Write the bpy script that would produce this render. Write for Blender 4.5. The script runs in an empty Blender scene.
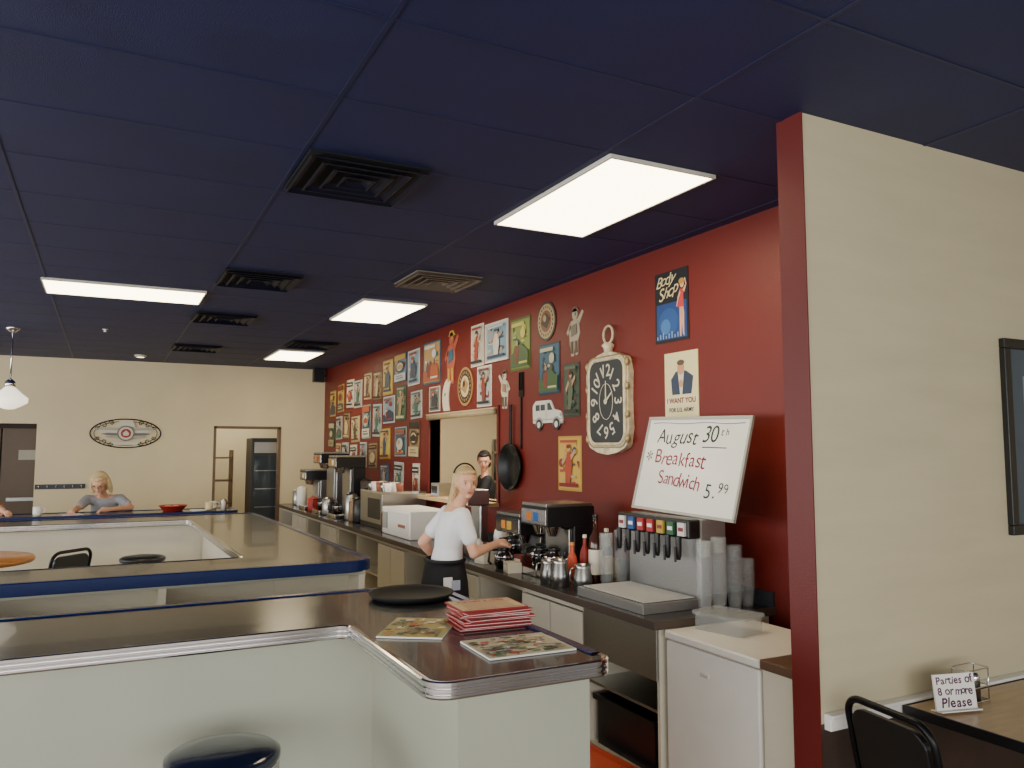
import bpy, math, random
from mathutils import Vector, Matrix, Euler
random.seed(11)
PI=math.pi
COL=bpy.context.scene.collection
# ------------------------------------------------------------ materials
def lin(c):
    return tuple((x/12.92 if x<=0.04045 else ((x+0.055)/1.055)**2.4) for x in c)
def hexc(h):
    h=h.lstrip('#'); return lin(tuple(int(h[i:i+2],16)/255 for i in (0,2,4)))
_M={}
def mat(name,h,rough=0.5,metal=0.0,var=0.06,scale=8.0,bump=0.0,bscale=60.0,emit=0.0,alpha=1.0,trans=0.0,stretch=None,coat=0.0):
    if name in _M: return _M[name]
    c=hexc(h) if isinstance(h,str) else h
    m=bpy.data.materials.new(name); m.use_nodes=True
    nt=m.node_tree; b=nt.nodes["Principled BSDF"]
    tc=nt.nodes.new("ShaderNodeTexCoord"); mp=nt.nodes.new("ShaderNodeMapping")
    nt.links.new(tc.outputs["Object"],mp.inputs[0])
    if stretch: mp.inputs["Scale"].default_value=stretch
    nz=nt.nodes.new("ShaderNodeTexNoise"); nz.inputs["Scale"].default_value=scale; nz.inputs["Detail"].default_value=4
    nt.links.new(mp.outputs[0],nz.inputs["Vector"])
    rp=nt.nodes.new("ShaderNodeValToRGB")
    rp.color_ramp.elements[0].position=0.3; rp.color_ramp.elements[1].position=0.7
    rp.color_ramp.elements[0].color=tuple(max(0,x*(1-var)) for x in c)+(1,)
    rp.color_ramp.elements[1].color=tuple(min(1,x*(1+var)) for x in c)+(1,)
    nt.links.new(nz.outputs["Fac"],rp.inputs[0]); nt.links.new(rp.outputs[0],b.inputs["Base Color"])
    b.inputs["Roughness"].default_value=rough; b.inputs["Metallic"].default_value=metal
    if coat: b.inputs["Coat Weight"].default_value=coat
    if bump:
        n2=nt.nodes.new("ShaderNodeTexNoise"); n2.inputs["Scale"].default_value=bscale; n2.inputs["Detail"].default_value=3
        nt.links.new(mp.outputs[0],n2.inputs["Vector"])
        bp=nt.nodes.new("ShaderNodeBump"); bp.inputs["Strength"].default_value=bump; bp.inputs["Distance"].default_value=0.01
        nt.links.new(n2.outputs["Fac"],bp.inputs["Height"]); nt.links.new(bp.outputs[0],b.inputs["Normal"])
    if emit:
        nt.links.new(rp.outputs[0],b.inputs["Emission Color"]); b.inputs["Emission Strength"].default_value=emit
    if alpha<1: b.inputs["Alpha"].default_value=alpha
    if trans: b.inputs["Transmission Weight"].default_value=trans
    _M[name]=m; return m
navy=mat("navy_ceiling_paint","#192150",0.6,0,0.14,3,0.35,220)
navybar=mat("navy_ceiling_bar","#171F48",0.5,0,0.05)
ventm=mat("vent_dark_navy","#0E1228",0.5,0,0.05)
ventb=mat("vent_black","#030408",0.9)
red=mat("red_wall_paint","#68150B",0.48,0,0.06,2,0.15,150)
redd=mat("red_trim_paint","#5C100D",0.5,0,0.05,2,0.1,120)
beige=mat("beige_wall_paint","#DECFA8",0.55,0,0.04,2,0.12,120)
cream=mat("cream_partition_paint","#C9BF9F",0.42,0,0.04,2,0.15,140,stretch=(1,1,6))
brown=mat("brown_wainscot","#3A2A22",0.6,0,0.15,6,0.2,50)
floorm=mat("floor_tile","#8A7A68",0.4,0,0.15,5)
whitep=mat("white_panel","#A9AC9C",0.45,0,0.03,3)
whitec=mat("white_cabinet","#D6D0BC",0.4,0,0.04,3)
greyin=mat("cabinet_inside","#A8A498",0.6,0,0.08)
top=mat("dark_laminate","#2A2C31",0.2,0,0.3,110,0,60,coat=0.2)
top2=mat("grey_laminate","#34363C",0.22,0,0.2,60)
blue=mat("blue_edge","#152558",0.22,0,0.05)
chrome=mat("chrome","#D8D8DA",0.14,1.0,0.03)
steel=mat("brushed_steel","#B0B0AE",0.3,1.0,0.08,30,stretch=(1,1,20))
steeld=mat("satin_steel","#9A9A98",0.35,0.6,0.1,30,stretch=(1,1,20))
black=mat("black_plastic","#111113",0.35,0,0.1)
blackm=mat("black_matte","#0B0B0C",0.7,0,0.1)
iron=mat("dark_iron","#131417",0.35,0.6,0.1)
vinyl=mat("dark_vinyl","#0E1730",0.18,0,0.1,10,0.08,90,coat=.5)
wood=mat("table_wood","#C2A47C",0.3,0,0.12,5,0,40,stretch=(1,8,8))
woodo=mat("orange_wood","#B57A3A",0.35,0,0.15,5,0,40,stretch=(1,8,8))
woodt=mat("wood_trim","#6E5640",0.5,0,0.15,8)
lens=mat("light_lens","#FFEBC0",0.5,0,0.01,emit=12.0)
lensw=mat("lens_frame","#C9C6BA",0.5)
white=mat("white_enamel","#EDEBE4",0.3,0,0.02)
paper=mat("white_paper","#F1EEE6",0.6,0,0.02)
glass=mat("clear_plastic","#C9D0D2",0.08,0,0.02,alpha=0.27)
skin=mat("skin","#DBA688",0.5,0,0.05,12,0.05,80)
hair=mat("blonde_hair","#CDAF80",0.5,0,0.35,30,0.6,80,stretch=(6,6,0.6))
hair2=mat("light_blonde_hair","#D8BD8A",0.5,0,0.35,30,0.6,80,stretch=(6,6,0.6))
haird=mat("dark_hair","#1C1612",0.5,0,0.3,30,0.5,80)
tee=mat("white_tee","#E9EAEE",0.8,0,0.03,10,0.5,14)
teeg=mat("grey_tee","#92959C",0.8,0,0.1,10,0.4,14)
denim=mat("dark_denim","#1D2433",0.8,0,0.1)
apronm=mat("black_apron","#0E1016",0.8,0,0.1,10,0.3,20)
lips=mat("lips","#B8655E",0.5)
eyew=mat("eye_white","#DAD5CE",0.3)
eyed=mat("eye_iris","#2E3238",0.2)
amber=mat("amber_glass","#3A1A0A",0.1)
def C(h,rough=0.5):
    return mat("paint_"+h.lstrip('#').lower(),h,rough,0,0.03)
# ------------------------------------------------------------ mesh builder
class MB:
    def __init__(s): s.v=[];s.f=[];s.m=[];s.s=[];s.mats=[];s.M=None
    def mi(s,m):
        if m not in s.mats: s.mats.append(m)
        return s.mats.index(m)
    def add(s,vs,fs,m,smooth=False):
        o=len(s.v); k=s.mi(m)
        for v in vs:
            v=Vector(v)
            if s.M is not None: v=s.M@v
            s.v.append(tuple(v))
        for f in fs: s.f.append(tuple(i+o for i in f)); s.m.append(k); s.s.append(smooth)
        return s
    def box(s,x0,x1,y0,y1,z0,z1,m):
        return s.add([(x0,y0,z0),(x1,y0,z0),(x1,y1,z0),(x0,y1,z0),(x0,y0,z1),(x1,y0,z1),(x1,y1,z1),(x0,y1,z1)],
          [(3,2,1,0),(4,5,6,7),(0,1,5,4),(1,2,6,5),(2,3,7,6),(3,0,4,7)],m)
    def prism(s,pts,z0,z1,m):
        n=len(pts)
        a=sum(pts[i][0]*pts[(i+1)%n][1]-pts[(i+1)%n][0]*pts[i][1] for i in range(n))
        if a<0: pts=pts[::-1]
        vs=[(x,y,z0) for x,y in pts]+[(x,y,z1) for x,y in pts]
        fs=[tuple(range(n))[::-1],tuple(range(n,2*n))]+[(i,(i+1)%n,n+(i+1)%n,n+i) for i in range(n)]
        return s.add(vs,fs,m)
    def disc(s,cx,cy,rx,ry,z0,z1,m,seg=20,a0=0):
        return s.prism([(cx+rx*math.cos(a0+2*PI*i/seg),cy+ry*math.sin(a0+2*PI*i/seg)) for i in range(seg)],z0,z1,m)
    def lathe(s,prof,m,c=(0,0,0),seg=24,sx=1,sy=1,smooth=True):
        vs=[];fs=[];n=len(prof)
        for r,z in prof:
            for i in range(seg):
                a=2*PI*i/seg; vs.append((c[0]+max(r,1e-4)*sx*math.cos(a),c[1]+max(r,1e-4)*sy*math.sin(a),c[2]+z))
        for j in range(n-1):
            for i in range(seg):
                k=(i+1)%seg; fs.append((j*seg+i,j*seg+k,(j+1)*seg+k,(j+1)*seg+i))
        return s.add(vs,fs,m,smooth)
    def ell(s,c,r,m,seg=14,R=None):
        vs=[];fs=[];h=seg//2+2
        for j in range(h+1):
            t=PI*j/h
            for i in range(seg):
                a=2*PI*i/seg
                v=Vector((r[0]*math.sin(t)*math.cos(a)+ (1e-6 if j in(0,h) else 0),r[1]*math.sin(t)*math.sin(a),-r[2]*math.cos(t)))
                if R is not None: v=R@v
                vs.append(v+Vector(c))
        for j in range(h):
            for i in range(seg):
                k=(i+1)%seg
                if j==0: fs.append((0,(j+1)*seg+k,(j+1)*seg+i))
                elif j==h-1: fs.append((j*seg+i,j*seg+k,h*seg))
                else: fs.append((j*seg+i,j*seg+k,(j+1)*seg+k,(j+1)*seg+i))
        return s.add(vs,fs,m,True)
    def tube(s,pts,r,m,seg=10,closed=False):
        pts=[Vector(p) for p in pts]; n=len(pts); vs=[];fs=[]
        rr=r if isinstance(r,(list,tuple)) else [r]*n
        nrm=None
        for i,p in enumerate(pts):
            if closed: t=(pts[(i+1)%n]-pts[i-1]).normalized()
            else: t=(pts[min(i+1,n-1)]-pts[max(i-1,0)]).normalized()
            if nrm is None:
                nrm=t.orthogonal().normalized()
            else:
                nrm=(nrm-t*nrm.dot(t)).normalized()
            bn=t.cross(nrm)
            for k in range(seg):
                a=2*PI*k/seg; vs.append(p+nrm*rr[i]*math.cos(a)+bn*rr[i]*math.sin(a))
        for i in range(n if closed else n-1):
            j=(i+1)%n
            for k in range(seg):
                l=(k+1)%seg; fs.append((i*seg+k,i*seg+l,j*seg+l,j*seg+k))
        if not closed:
            fs.append(tuple(range(seg))[::-1]); fs.append(tuple(range((n-1)*seg,n*seg)))
        return s.add(vs,fs,m,True)
    def band(s,path,prof,m,closed=False,smooth=False):
        n=len(path);vs=[];fs=[];q=len(prof)
        for i in range(n):
            a=Vector(path[i-1] if (i>0 or closed) else path[i]);b=Vector(path[(i+1)%n] if (i<n-1 or closed) else path[i])
            t=(b-a).normalized(); nr=Vector((t.y,-t.x))
            for o,z in prof: vs.append((path[i][0]+nr.x*o,path[i][1]+nr.y*o,z))
        for i in range(n if closed else n-1):
            j=(i+1)%n
            for k in range(q-1): fs.append((i*q+k,j*q+k,j*q+k+1,i*q+k+1))
        return s.add(vs,fs,m,smooth)
    def text(s,body,size,m,x=0,y=0,z=0,align='CENTER',shear=0,rot=0,thick=0.0):
        cu=bpy.data.curves.new("t",'FONT'); cu.body=body; cu.size=size; cu.align_x=align; cu.align_y='CENTER'; cu.shear=shear; cu.offset=thick
        ob=bpy.data.objects.new("t",cu); COL.objects.link(ob)
        dg=bpy.context.evaluated_depsgraph_get(); me=bpy.data.meshes.new_from_object(ob.evaluated_get(dg))
        R=Matrix.Rotation(rot,3,'Z')
        vs=[R@v.co+Vector((x,y,z)) for v in me.vertices]; fs=[tuple(p.vertices) for p in me.polygons]
        bpy.data.objects.remove(ob); bpy.data.meshes.remove(me); bpy.data.curves.remove(cu)
        return s.add(vs,fs,m)
    def hand(s,body,size,m,x0,x1,y,z,seed=1,shear=.15,slope=0,thick=-.0002):
        """hand-lettered: each letter placed with its own wobble between x0 and x1"""
        r=random.Random(seed); wd={'i':.5,'f':.6,'t':.6,'r':.7,'s':.8,'k':.9,'w':1.3,'.':.5,' ':.7,'1':.6,'A':1.2,'B':1.1,'S':1.05,'g':1,'*':1,'l':.5}
        ws=[wd.get(ch,1) for ch in body]; tot=sum(ws); x=x0
        for ch,wv in zip(body,ws):
            dx=(x1-x0)*wv/tot
            if ch!=' ': s.text(ch,size*r.uniform(.94,1.12),m,x+dx/2,y+slope*(x-x0)+r.uniform(-.05,.05)*size,z,shear=shear+r.uniform(-.12,.12),rot=r.uniform(-.09,.09),thick=thick)
            x+=dx
    def mesh(s,name):
        me=bpy.data.meshes.new(name); me.from_pydata(s.v,[],s.f)
        for m in s.mats: me.materials.append(m)
        for i,p in enumerate(me.polygons): p.material_index=s.m[i]; p.use_smooth=s.s[i]
        me.validate(); me.update(); return me
    def obj(s,name,parent=None,loc=(0,0,0),rot=None,M=None,bevel=0,label=None,category=None,group=None,kind=None):
        ob=bpy.data.objects.new(name,s.mesh(name)); COL.objects.link(ob)
        return fin(ob,parent,loc,rot,M,bevel,label,category,group,kind)
def fin(ob,parent=None,loc=(0,0,0),rot=None,M=None,bevel=0,label=None,category=None,group=None,kind=None):
    if parent is not None: ob.parent=parent
    if M is not None: ob.matrix_basis=M
    else:
        ob.location=loc
        if rot is not None: ob.rotation_euler=rot
    if bevel:
        b=ob.modifiers.new("bevel",'BEVEL'); b.width=bevel; b.segments=2; b.limit_method='ANGLE'; b.angle_limit=0.7
    if label: ob["label"]=label
    if category: ob["category"]=category
    if group: ob["group"]=group
    if kind: ob["kind"]=kind
    return ob
def empty(name,loc=(0,0,0),rot=None,M=None,label=None,category=None,group=None):
    ob=bpy.data.objects.new(name,None); ob.empty_display_size=0.05; COL.objects.link(ob)
    return fin(ob,None,loc,rot,M,0,label,category,group)
def wallM(Y,z,X=3.271):
    return Matrix(((0,0,-1,X),(-1,0,0,Y),(0,1,0,z),(0,0,0,1)))
def backM(X,z,Y=13.301):
    return Matrix(((1,0,0,X),(0,0,-1,Y),(0,1,0,z),(0,0,0,1)))
ZC=3.10; XR=3.27; YB=13.3
# ------------------------------------------------------------ shell
b=MB(); b.box(-5,7,-3.5,YB+3,-0.1,0,floorm); b.obj("floor",kind="structure")
b=MB(); b.box(-5,7,-3.5,YB+3,ZC,ZC+0.1,navy); b.obj("ceiling",kind="structure")
b=MB()
x=-0.47-1.22*3
while x<7:
    b.box(x-0.009,x+0.009,-3.4,YB,ZC-0.003,ZC+0.001,navybar); x+=1.22
y=2.29-0.62*9
while y<YB:
    b.box(-4.9,6.9,y-0.007,y+0.007,ZC-0.0025,ZC+0.001,navybar); y+=0.62
b.obj("trim_1",kind="structure")
WY0,WY1,WZ0,WZ1=6.66,8.40,1.26,2.13
b=MB(); b.box(XR,XR+.12,2.32,WY0,0,ZC,red); b.box(XR,XR+.12,WY1,YB,0,ZC,red); b.box(XR,XR+.12,WY0,WY1,0,WZ0,red); b.box(XR,XR+.12,WY0,WY1,WZ1,ZC,red)
b.obj("wall_right",kind="structure")
b=MB(); b.box(XR-0.22,XR+.2,WY0-.03,WY1+.03,WZ0-.035,WZ0,C("#B59A70")); b.box(XR-.015,XR+.125,WY0-.04,WY0,WZ0,WZ1+.04,redd);b.box(XR-.015,XR+.125,WY1,WY1+.04,WZ0,WZ1+.04,redd);b.box(XR-.015,XR+.125,WY0,WY1,WZ1,WZ1+.04,redd)
b.obj("trim_2",kind="structure")
b=MB(); 
b.box(-5,-2.2,YB,YB+.12,0,ZC,beige); b.box(-2.2,-0.89,YB,YB+.12,2.13,ZC,beige); b.box(-0.89,1.54,YB,YB+.12,0,ZC,beige)
b.box(1.54,2.54,YB,YB+.12,2.10,ZC,beige); b.box(2.54,XR+.12,YB,YB+.12,0,ZC,beige)
b.obj("wall_back",kind="structure")
b=MB()
for x0,x1 in ((1.52,1.56),(2.52,2.56)): b.box(x0,x1,YB-.01,YB+.13,0,2.12,woodt)
b.box(1.52,2.56,YB-.01,YB+.13,2.09,2.13,woodt); b.obj("trim_3",kind="structure")
b=MB(); b.box(0.9,3.4,YB+2.4,YB+2.5,0,ZC,beige); b.obj("wall_corridor_back",kind="structure")
b=MB(); b.box(3.3,3.4,YB+.12,YB+2.4,0,ZC,whitep); b.obj("wall_corridor_right",kind="structure")
b=MB(); b.box(.9,1.0,YB+.12,YB+2.4,0,ZC,beige); b.obj("wall_corridor_left",kind="structure")
b=MB(); b.box(-2.3,-.7,YB+.95,YB+1.05,0,ZC,brown); b.obj("wall_vestibule_back",kind="structure")
b=MB(); b.box(-.75,-.65,YB+.12,YB+.95,0,ZC,brown); b.obj("wall_vestibule_right",kind="structure")
b=MB(); b.box(-5.1,-5,-3.5,YB+.1,0,.8,beige); b.box(-5.1,-5,-3.5,YB+.1,2.6,ZC,beige)
for yy in (-3.5,-.2,3.3,6.8,10.3,12.9): b.box(-5.1,-5,yy,yy+.35,.8,2.6,beige)
b.obj("wall_left",kind="structure")
b=MB(); b.box(-5.1,7.1,-3.6,-3.5,0,.7,beige); b.box(-5.1,7.1,-3.6,-3.5,2.6,ZC,beige)
for xx in (-5.1,-2.2,1.0,4.0,6.7): b.box(xx,xx+.4,-3.6,-3.5,.7,2.6,beige)
b.obj("wall_front",kind="structure")
b=MB(); b.box(7,7.1,-3.5,2.32,0,ZC,beige); b.obj("wall_dining",kind="structure")
b=MB(); b.box(5.6,5.7,5.5,10,0,ZC,beige); b.obj("wall_kitchen_right",kind="structure")
b=MB(); b.box(XR+.12,5.6,5.4,5.5,0,ZC,beige); b.obj("wall_kitchen_near",kind="structure")
b=MB(); b.box(XR+.12,5.6,10,10.1,0,ZC,beige); b.obj("wall_kitchen_far",kind="structure")
b=MB(); b.box(2.43,7,2.2,2.32,0.72,ZC,cream); b.box(2.43,7,2.195,2.32,0,.72,brown); b.box(2.425,2.43,2.192,2.325,0,ZC,redd); b.obj("wall_partition",kind="structure")
b=MB(); b.box(2.45,7,2.165,2.2,.70,.75,white);b.box(2.45,7,2.155,2.2,.745,.76,white); b.obj("trim_4",kind="structure",bevel=.004)
b=MB(); b.box(XR-.02,XR,3.24,12.95,.9,.98,top2); b.obj("trim_5",kind="structure")
# ------------------------------------------------------------ ceiling fittings
def fixture(x0,x1,y0,y1,name="ceiling_light"):
    cx,cy=(x0+x1)/2,(y0+y1)/2; w,l=(x1-x0)/2,(y1-y0)/2
    e=empty(name,(cx,cy,ZC-.02),label="rectangular fluorescent panel light set in the navy ceiling",category="ceiling light",group="ceiling panel lights")
    b=MB(); t=.012
    b.box(-w,w,-l,-l+t,-.001,.021,lensw);b.box(-w,w,l-t,l,-.001,.021,lensw);b.box(-w,-w+t,-l+t,l-t,-.001,.021,lensw);b.box(w-t,w,-l+t,l-t,-.001,.021,lensw)
    b.obj("frame",e)
    b=MB(); b.box(-w+t,w-t,-l+t,l-t,.002,.015,lens); b.obj("diffuser_panel",e)
fixture(2.0,2.62,2.91,4.13); fixture(-.5,.72,7.1,7.71); fixture(2.0,2.61,6.8,8.0); fixture(2.03,2.64,10.8,12.0)
def vent(cx,cy,h=.29,m=ventm,lab="square dark louvered air vent in the navy ceiling",plate=ventb):
    e=empty("ceiling_vent",(cx,cy,ZC-.03),label=lab,category="air vent",group="ceiling vents")
    b=MB(); b.box(-h,h,-h,h,.022,.031,plate); b.obj("plate",e)
    b=MB()
    for k in range(4):
        a=h*(1-.24*k); c=a-h*.15; 
        vs=[(-a,-a,.0),(a,-a,.0),(a,a,.0),(-a,a,.0),(-c,-c,.022),(c,-c,.022),(c,c,.022),(-c,c,.022)]
        b.add(vs,[(0,1,5,4),(1,2,6,5),(2,3,7,6),(3,0,4,7)],m)
        a2=a-.012
        vs=[(-a,-a,0),(a,-a,0),(a,a,0),(-a,a,0),(-a2,-a2,-.002),(a2,-a2,-.002),(a2,a2,-.002),(-a2,a2,-.002)]
        b.add(vs,[(0,4,5,1),(1,5,6,2),(2,6,7,3),(3,7,4,0)],m)
    b.obj("louvers",e)
vent(1.06,3.77); vent(1.03,6.4); vent(1.03,8.45); vent(1.02,11.1); vent(2.3,10.1)
tanv=mat("tan_vent","#7E7264",0.6)
vent(2.31,5.8,.27,tanv,"square tan return air grille in the navy ceiling",mat("tan_plate","#766C60",.7))
b=MB(); b.lathe([(0,-.02),(.06,-.02),(.08,-.005),(.085,.0),(.085,.012)],lensw,seg=24); b.lathe([(0,-.022),(.05,-.021)],mat("spot_glow","#FFE2B0",.5,emit=5),seg=20)
b.obj("recessed_spotlight",loc=(.40,12.4,ZC-.01),label="small round recessed spotlight in the navy ceiling",category="ceiling light")
b=MB(); b.lathe([(0,-.03),(.01,-.03),(.02,-.028),(.01,-.018),(.01,-.008),(.03,-.004),(.03,.001)],white,seg=16)
b.obj("sprinkler_head",loc=(-.05,9.9,ZC),label="small white fire sprinkler head on ceiling",category="sprinkler")
b=MB(); b.box(-.09,.09,-.06,.06,-.11,.11,black); b.box(-.075,.075,-.064,-.06,-.095,.095,blackm); b.box(.09,.141,-.01,.01,-.02,.02,black)
b.obj("wall_speaker",loc=(3.13,13.18,2.99),label="small black speaker mounted high in the wall corner",category="speaker",bevel=.006)
e=empty("pendant_lamp",(-.96,10.26,ZC),label="schoolhouse pendant lamp with white glass shade and metal stem",category="pendant lamp")
b=MB(); b.lathe([(0,-.05),(.03,-.045),(.07,-.01),(.07,0.001)],chrome,seg=20); b.obj("canopy",e)
b=MB(); b.tube([(0,0,-.03),(0,0,-.60)],.009,chrome); b.lathe([(.0,-.66),(.055,-.66),(.05,-.60),(.02,-.57),(0,-.57)],chrome,seg=20); b.obj("stem",e)
opal=mat("opal_glass","#FFF4DC",.3,emit=1.6)
b=MB(); b.lathe([(.05,-.66),(.07,-.68),(.12,-.73),(.18,-.78),(.175,-.83),(.11,-.87),(.05,-.90),(0,-.905)],opal,seg=28); b.obj("shade",e)
# ------------------------------------------------------------ bar counters
def fillet(pts,closed=True):
    out=[];n=len(pts)
    for i,(x,y,r) in enumerate(pts):
        if r==0 or (not closed and i in(0,n-1)): out.append((x,y)); continue
        p=Vector((x,y));a=Vector(pts[i-1][:2]);c=Vector(pts[(i+1)%n][:2])
        d1=(a-p).normalized();d2=(c-p).normalized();ang=d1.angle(d2);t=r/math.tan(ang/2)
        cen=p+(d1+d2).normalized()*(r/math.sin(ang/2))
        s=p+d1*t-cen; q=p+d2*t-cen
        a0=math.atan2(s.y,s.x);a1=math.atan2(q.y,q.x);da=(a1-a0+PI)%(2*PI)-PI
        for k in range(9):
            w=a0+da*k/8; out.append((cen.x+r*math.cos(w),cen.y+r*math.sin(w)))
    return out
chprof=[(0,1.0),(.012,1.0),(.014,1.006),(.014,1.012),(.008,1.015),(.008,1.019),(.014,1.022),(.014,1.03),(.008,1.033),(.008,1.037),(.014,1.04),(.014,1.05),(.008,1.054),(0,1.053),(-.01,1.051)]
blprof=[(0,1.0),(.012,1.0),(.014,1.005),(.014,1.05),(.008,1.056),(-.026,1.056),(-.03,1.051)]
e=empty("diner_counter",(0,0,0),label="L-shaped diner counter with dark top, chrome edge and white panels",category="counter")
out1=fillet([(-3,3.19,0),(.9,3.19,.05),(.9,2.27,.07),(1.54,2.27,.06),(1.54,3.93,.28),(-3,3.93,0)])
b=MB(); b.prism(out1,1.005,1.05,top); b.obj("countertop",e)
ch=fillet([(-3,3.19,0),(.9,3.19,.05),(.9,2.27,.07),(1.54,2.27,.06),(1.54,2.37,0)],False)
b=MB(); b.band(ch,chprof,chrome); b.obj("chrome_edge_band",e)
b=MB(); b.band(fillet([(1.54,2.35,0),(1.54,3.93,.28),(-3,3.93,0)],False),[(o+.001*(o>0),z) for o,z in blprof],blue); b.obj("blue_edge_band",e)
b=MB(); b.prism([(-3,3.25),(1.02,3.25),(1.02,2.36),(1.51,2.36),(1.51,3.80),(-3,3.80)],0.1,1.004,whitep)
b.prism([(-3,3.29),(1.06,3.29),(1.06,2.40),(1.47,2.40),(1.47,3.76),(-3,3.76)],0,.1,blackm); b.obj("base_panel",e)
e=empty("diner_counter",(0,0,0),label="U-shaped diner counter with dark top, blue edge and open shelves",category="counter")
F=4.93
out2=[(-3,F,0),(1.56,F,.2),(1.50,9.25,.1),(-3,9.25,0),(-3,8.62,0),(.78,8.62,.05),(.83,5.46,.06),(-3,5.46,0)]
b=MB(); b.prism(fillet(out2),1.005,1.05,top); b.obj("countertop",e)
b=MB(); b.band(fillet([(-3,F,0),(1.56,F,.2),(1.50,9.25,.1),(-3,9.25,0)],False),[(o,z-.015*(z<1.02)) for o,z in blprof],blue); b.obj("blue_edge_band",e)
b=MB(); b.band(fillet([(-3,8.62,0),(.78,8.62,.05),(.83,5.46,.06),(-3,5.46,0)],False),chprof,chrome); b.obj("chrome_edge_band",e)
b=MB()
b.box(-3,.98,5.22,5.40,0,1.004,whitec)
for xx in (-2.4,-1.5,-.6,.3,1.46): b.box(xx,xx+.04,F+.04,5.22,0.08,.985,whitec)
b.box(-3,1.48,F+.04,5.22,.60,.625,whitec); b.box(-3,1.48,F+.04,5.24,.06,.1,whitec); b.box(-3,1.5,F+.03,F+.06,.965,.99,whitep); b.box(.98,1.48,5.2,5.24,.08,1.0,whitec)
b.box(.92,1.0,5.40,8.7,0,1.004,whitec); b.box(1.40,1.46,5.24,9.15,0,1.004,whitec)
b.box(-3,.98,8.72,8.80,0,1.004,whitec); b.box(-3,1.44,9.1,9.16,0,1.004,whitec)
b.obj("base_panel",e)
e=empty("diner_counter",(0,0,0),label="far diner counter with dark top and bright blue front edge",category="counter")
out3=[(-3,9.66,0),(1.40,9.66,.15),(1.40,10.22,.15),(-3,10.22,0)]
b=MB(); b.prism(fillet(out3),1.005,1.05,top); b.obj("countertop",e)
b=MB(); b.band(fillet(out3[:-1]+[(-3,10.22,0)],False),[(o,z-.03*(z<1.02)) for o,z in blprof],blue); b.obj("blue_edge_band",e)
b=MB(); b.box(-3,1.28,9.8,10.08,0,1.004,whitec); b.obj("base_panel",e)
def stool(loc,label,vm=vinyl,zs=.76,k=1.0):
    e=empty("counter_stool",loc,label=label,category="stool")
    b=MB(); b.lathe([(0,0),(.2,0),(.2,.015),(.06,.05),(.035,.07)],chrome,seg=28); b.obj("base",e)
    b=MB(); b.lathe([(.035,.05),(.035,zs-.1),(.10,zs-.085)],chrome,seg=20); b.obj("column",e)
    b=MB(); pts=[(.15*math.cos(2*PI*i/24),.15*math.sin(2*PI*i/24),.28) for i in range(24)]; b.tube(pts,.01,chrome,closed=True)
    for j in range(3):
        a=j*2*PI/3; b.tube([(0.03*math.cos(a),.03*math.sin(a),.28),(.15*math.cos(a),.15*math.sin(a),.28)],.007,chrome)
    b.obj("foot_ring",e)
    b=MB(); pr=[(0,zs-.09),(.178,zs-.088)]
    for j in range(4): z=zs-.085+j*.011; pr+=[(.189,z),(.190,z+.007),(.184,z+.009)]
    b.lathe([(r*k,z) for r,z in pr],chrome,seg=40); b.obj("seat_band",e)
    b=MB(); b.lathe([(r*k,z) for r,z in [(.184,zs-.042),(.194,zs-.032),(.192,zs-.014),(.172,zs-.002),(.1,zs+.008),(0,zs+.01)]],vm,seg=40); b.obj("seat",e)
stool((.385,2.84,0),"round dark blue vinyl counter stool with chrome band",zs=.765,k=.95)
stool((.34,8.0,0),"round black counter stool inside the curved counter",black,.79)
# ------------------------------------------------------------ items on near counter
b=MB(); b.lathe([(0,.004),(.17,.004),(.185,.018),(.2,.024),(.202,.020),(.188,.004),(.175,0),(0,0)],blackm,seg=40)
b.obj("serving_tray",loc=(1.32,3.62,1.057),label="round black serving tray lying on the counter",category="tray")
def printed(name,loc,rz,w,h,t,bg,items,label,category,group=None):
    e=MB(); e.box(-w/2,w/2,-h/2,h/2,0,t,paper)
    e.box(-w/2,w/2,-h/2,h/2,t,t+.0006,bg)
    z=t+.0008
    for (x0,y0,x1,y1,c) in items:
        if (x1-x0)<.1 or random.random()<.6: e.box((x0-.5)*w,(x1-.5)*w,(y0-.5)*h,(y1-.5)*h,z,z+.0002,C(c))
        else: e.disc(((x0+x1)/2-.5)*w,((y0+y1)/2-.5)*h,(x1-x0)*w/2,(y1-y0)*h/2,z,z+.0002,C(c),12)
        z+=.00005
    for q in range(3):
        bx=.05+q*.32; by=.05+random.random()*.6
        for k in range(7): e.box((bx-.5)*w,(bx+.24-.5)*w,(by+k*.035-.5)*h,(by+k*.035+.012-.5)*h,z,z+.0001,C("#3A3630"))
    return e.obj(name,loc=loc,rot=(0,0,rz),label=label,category=category,group=group)
def collage(n,pal,s=1.0):
    L=[]
    for i in range(n):
        x=.02+random.random()*.85;y=.02+random.random()*.85; L.append((x,y,min(.98,x+s*(.04+random.random()*.2)),min(.98,y+s*(.03+random.random()*.15)),random.choice(pal)))
    return L
pal1=["#C8982A","#3F6B3A","#A5331E","#E8E0C8","#2E4F7A","#6A7C2A","#C7672A","#4A3A28","#D8D0B8"]
printed("magazine",(1.12,2.985,1.0515),math.radians(-33),.25,.33,.006,C("#B0A468"),collage(80,pal1,.55),"folded colourful newspaper on the dark counter","magazine")
printed("magazine",(1.335,2.56,1.0515),math.radians(-2),.33,.27,.006,C("#C0BCA4"),collage(120,pal1+["#B5322E","#E8E8E8","#D8D0B8"],.45),"colourful printed flyer at the counter end","magazine")
zz=1.0515
rm=C("#8E1F22",.35)
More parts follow.
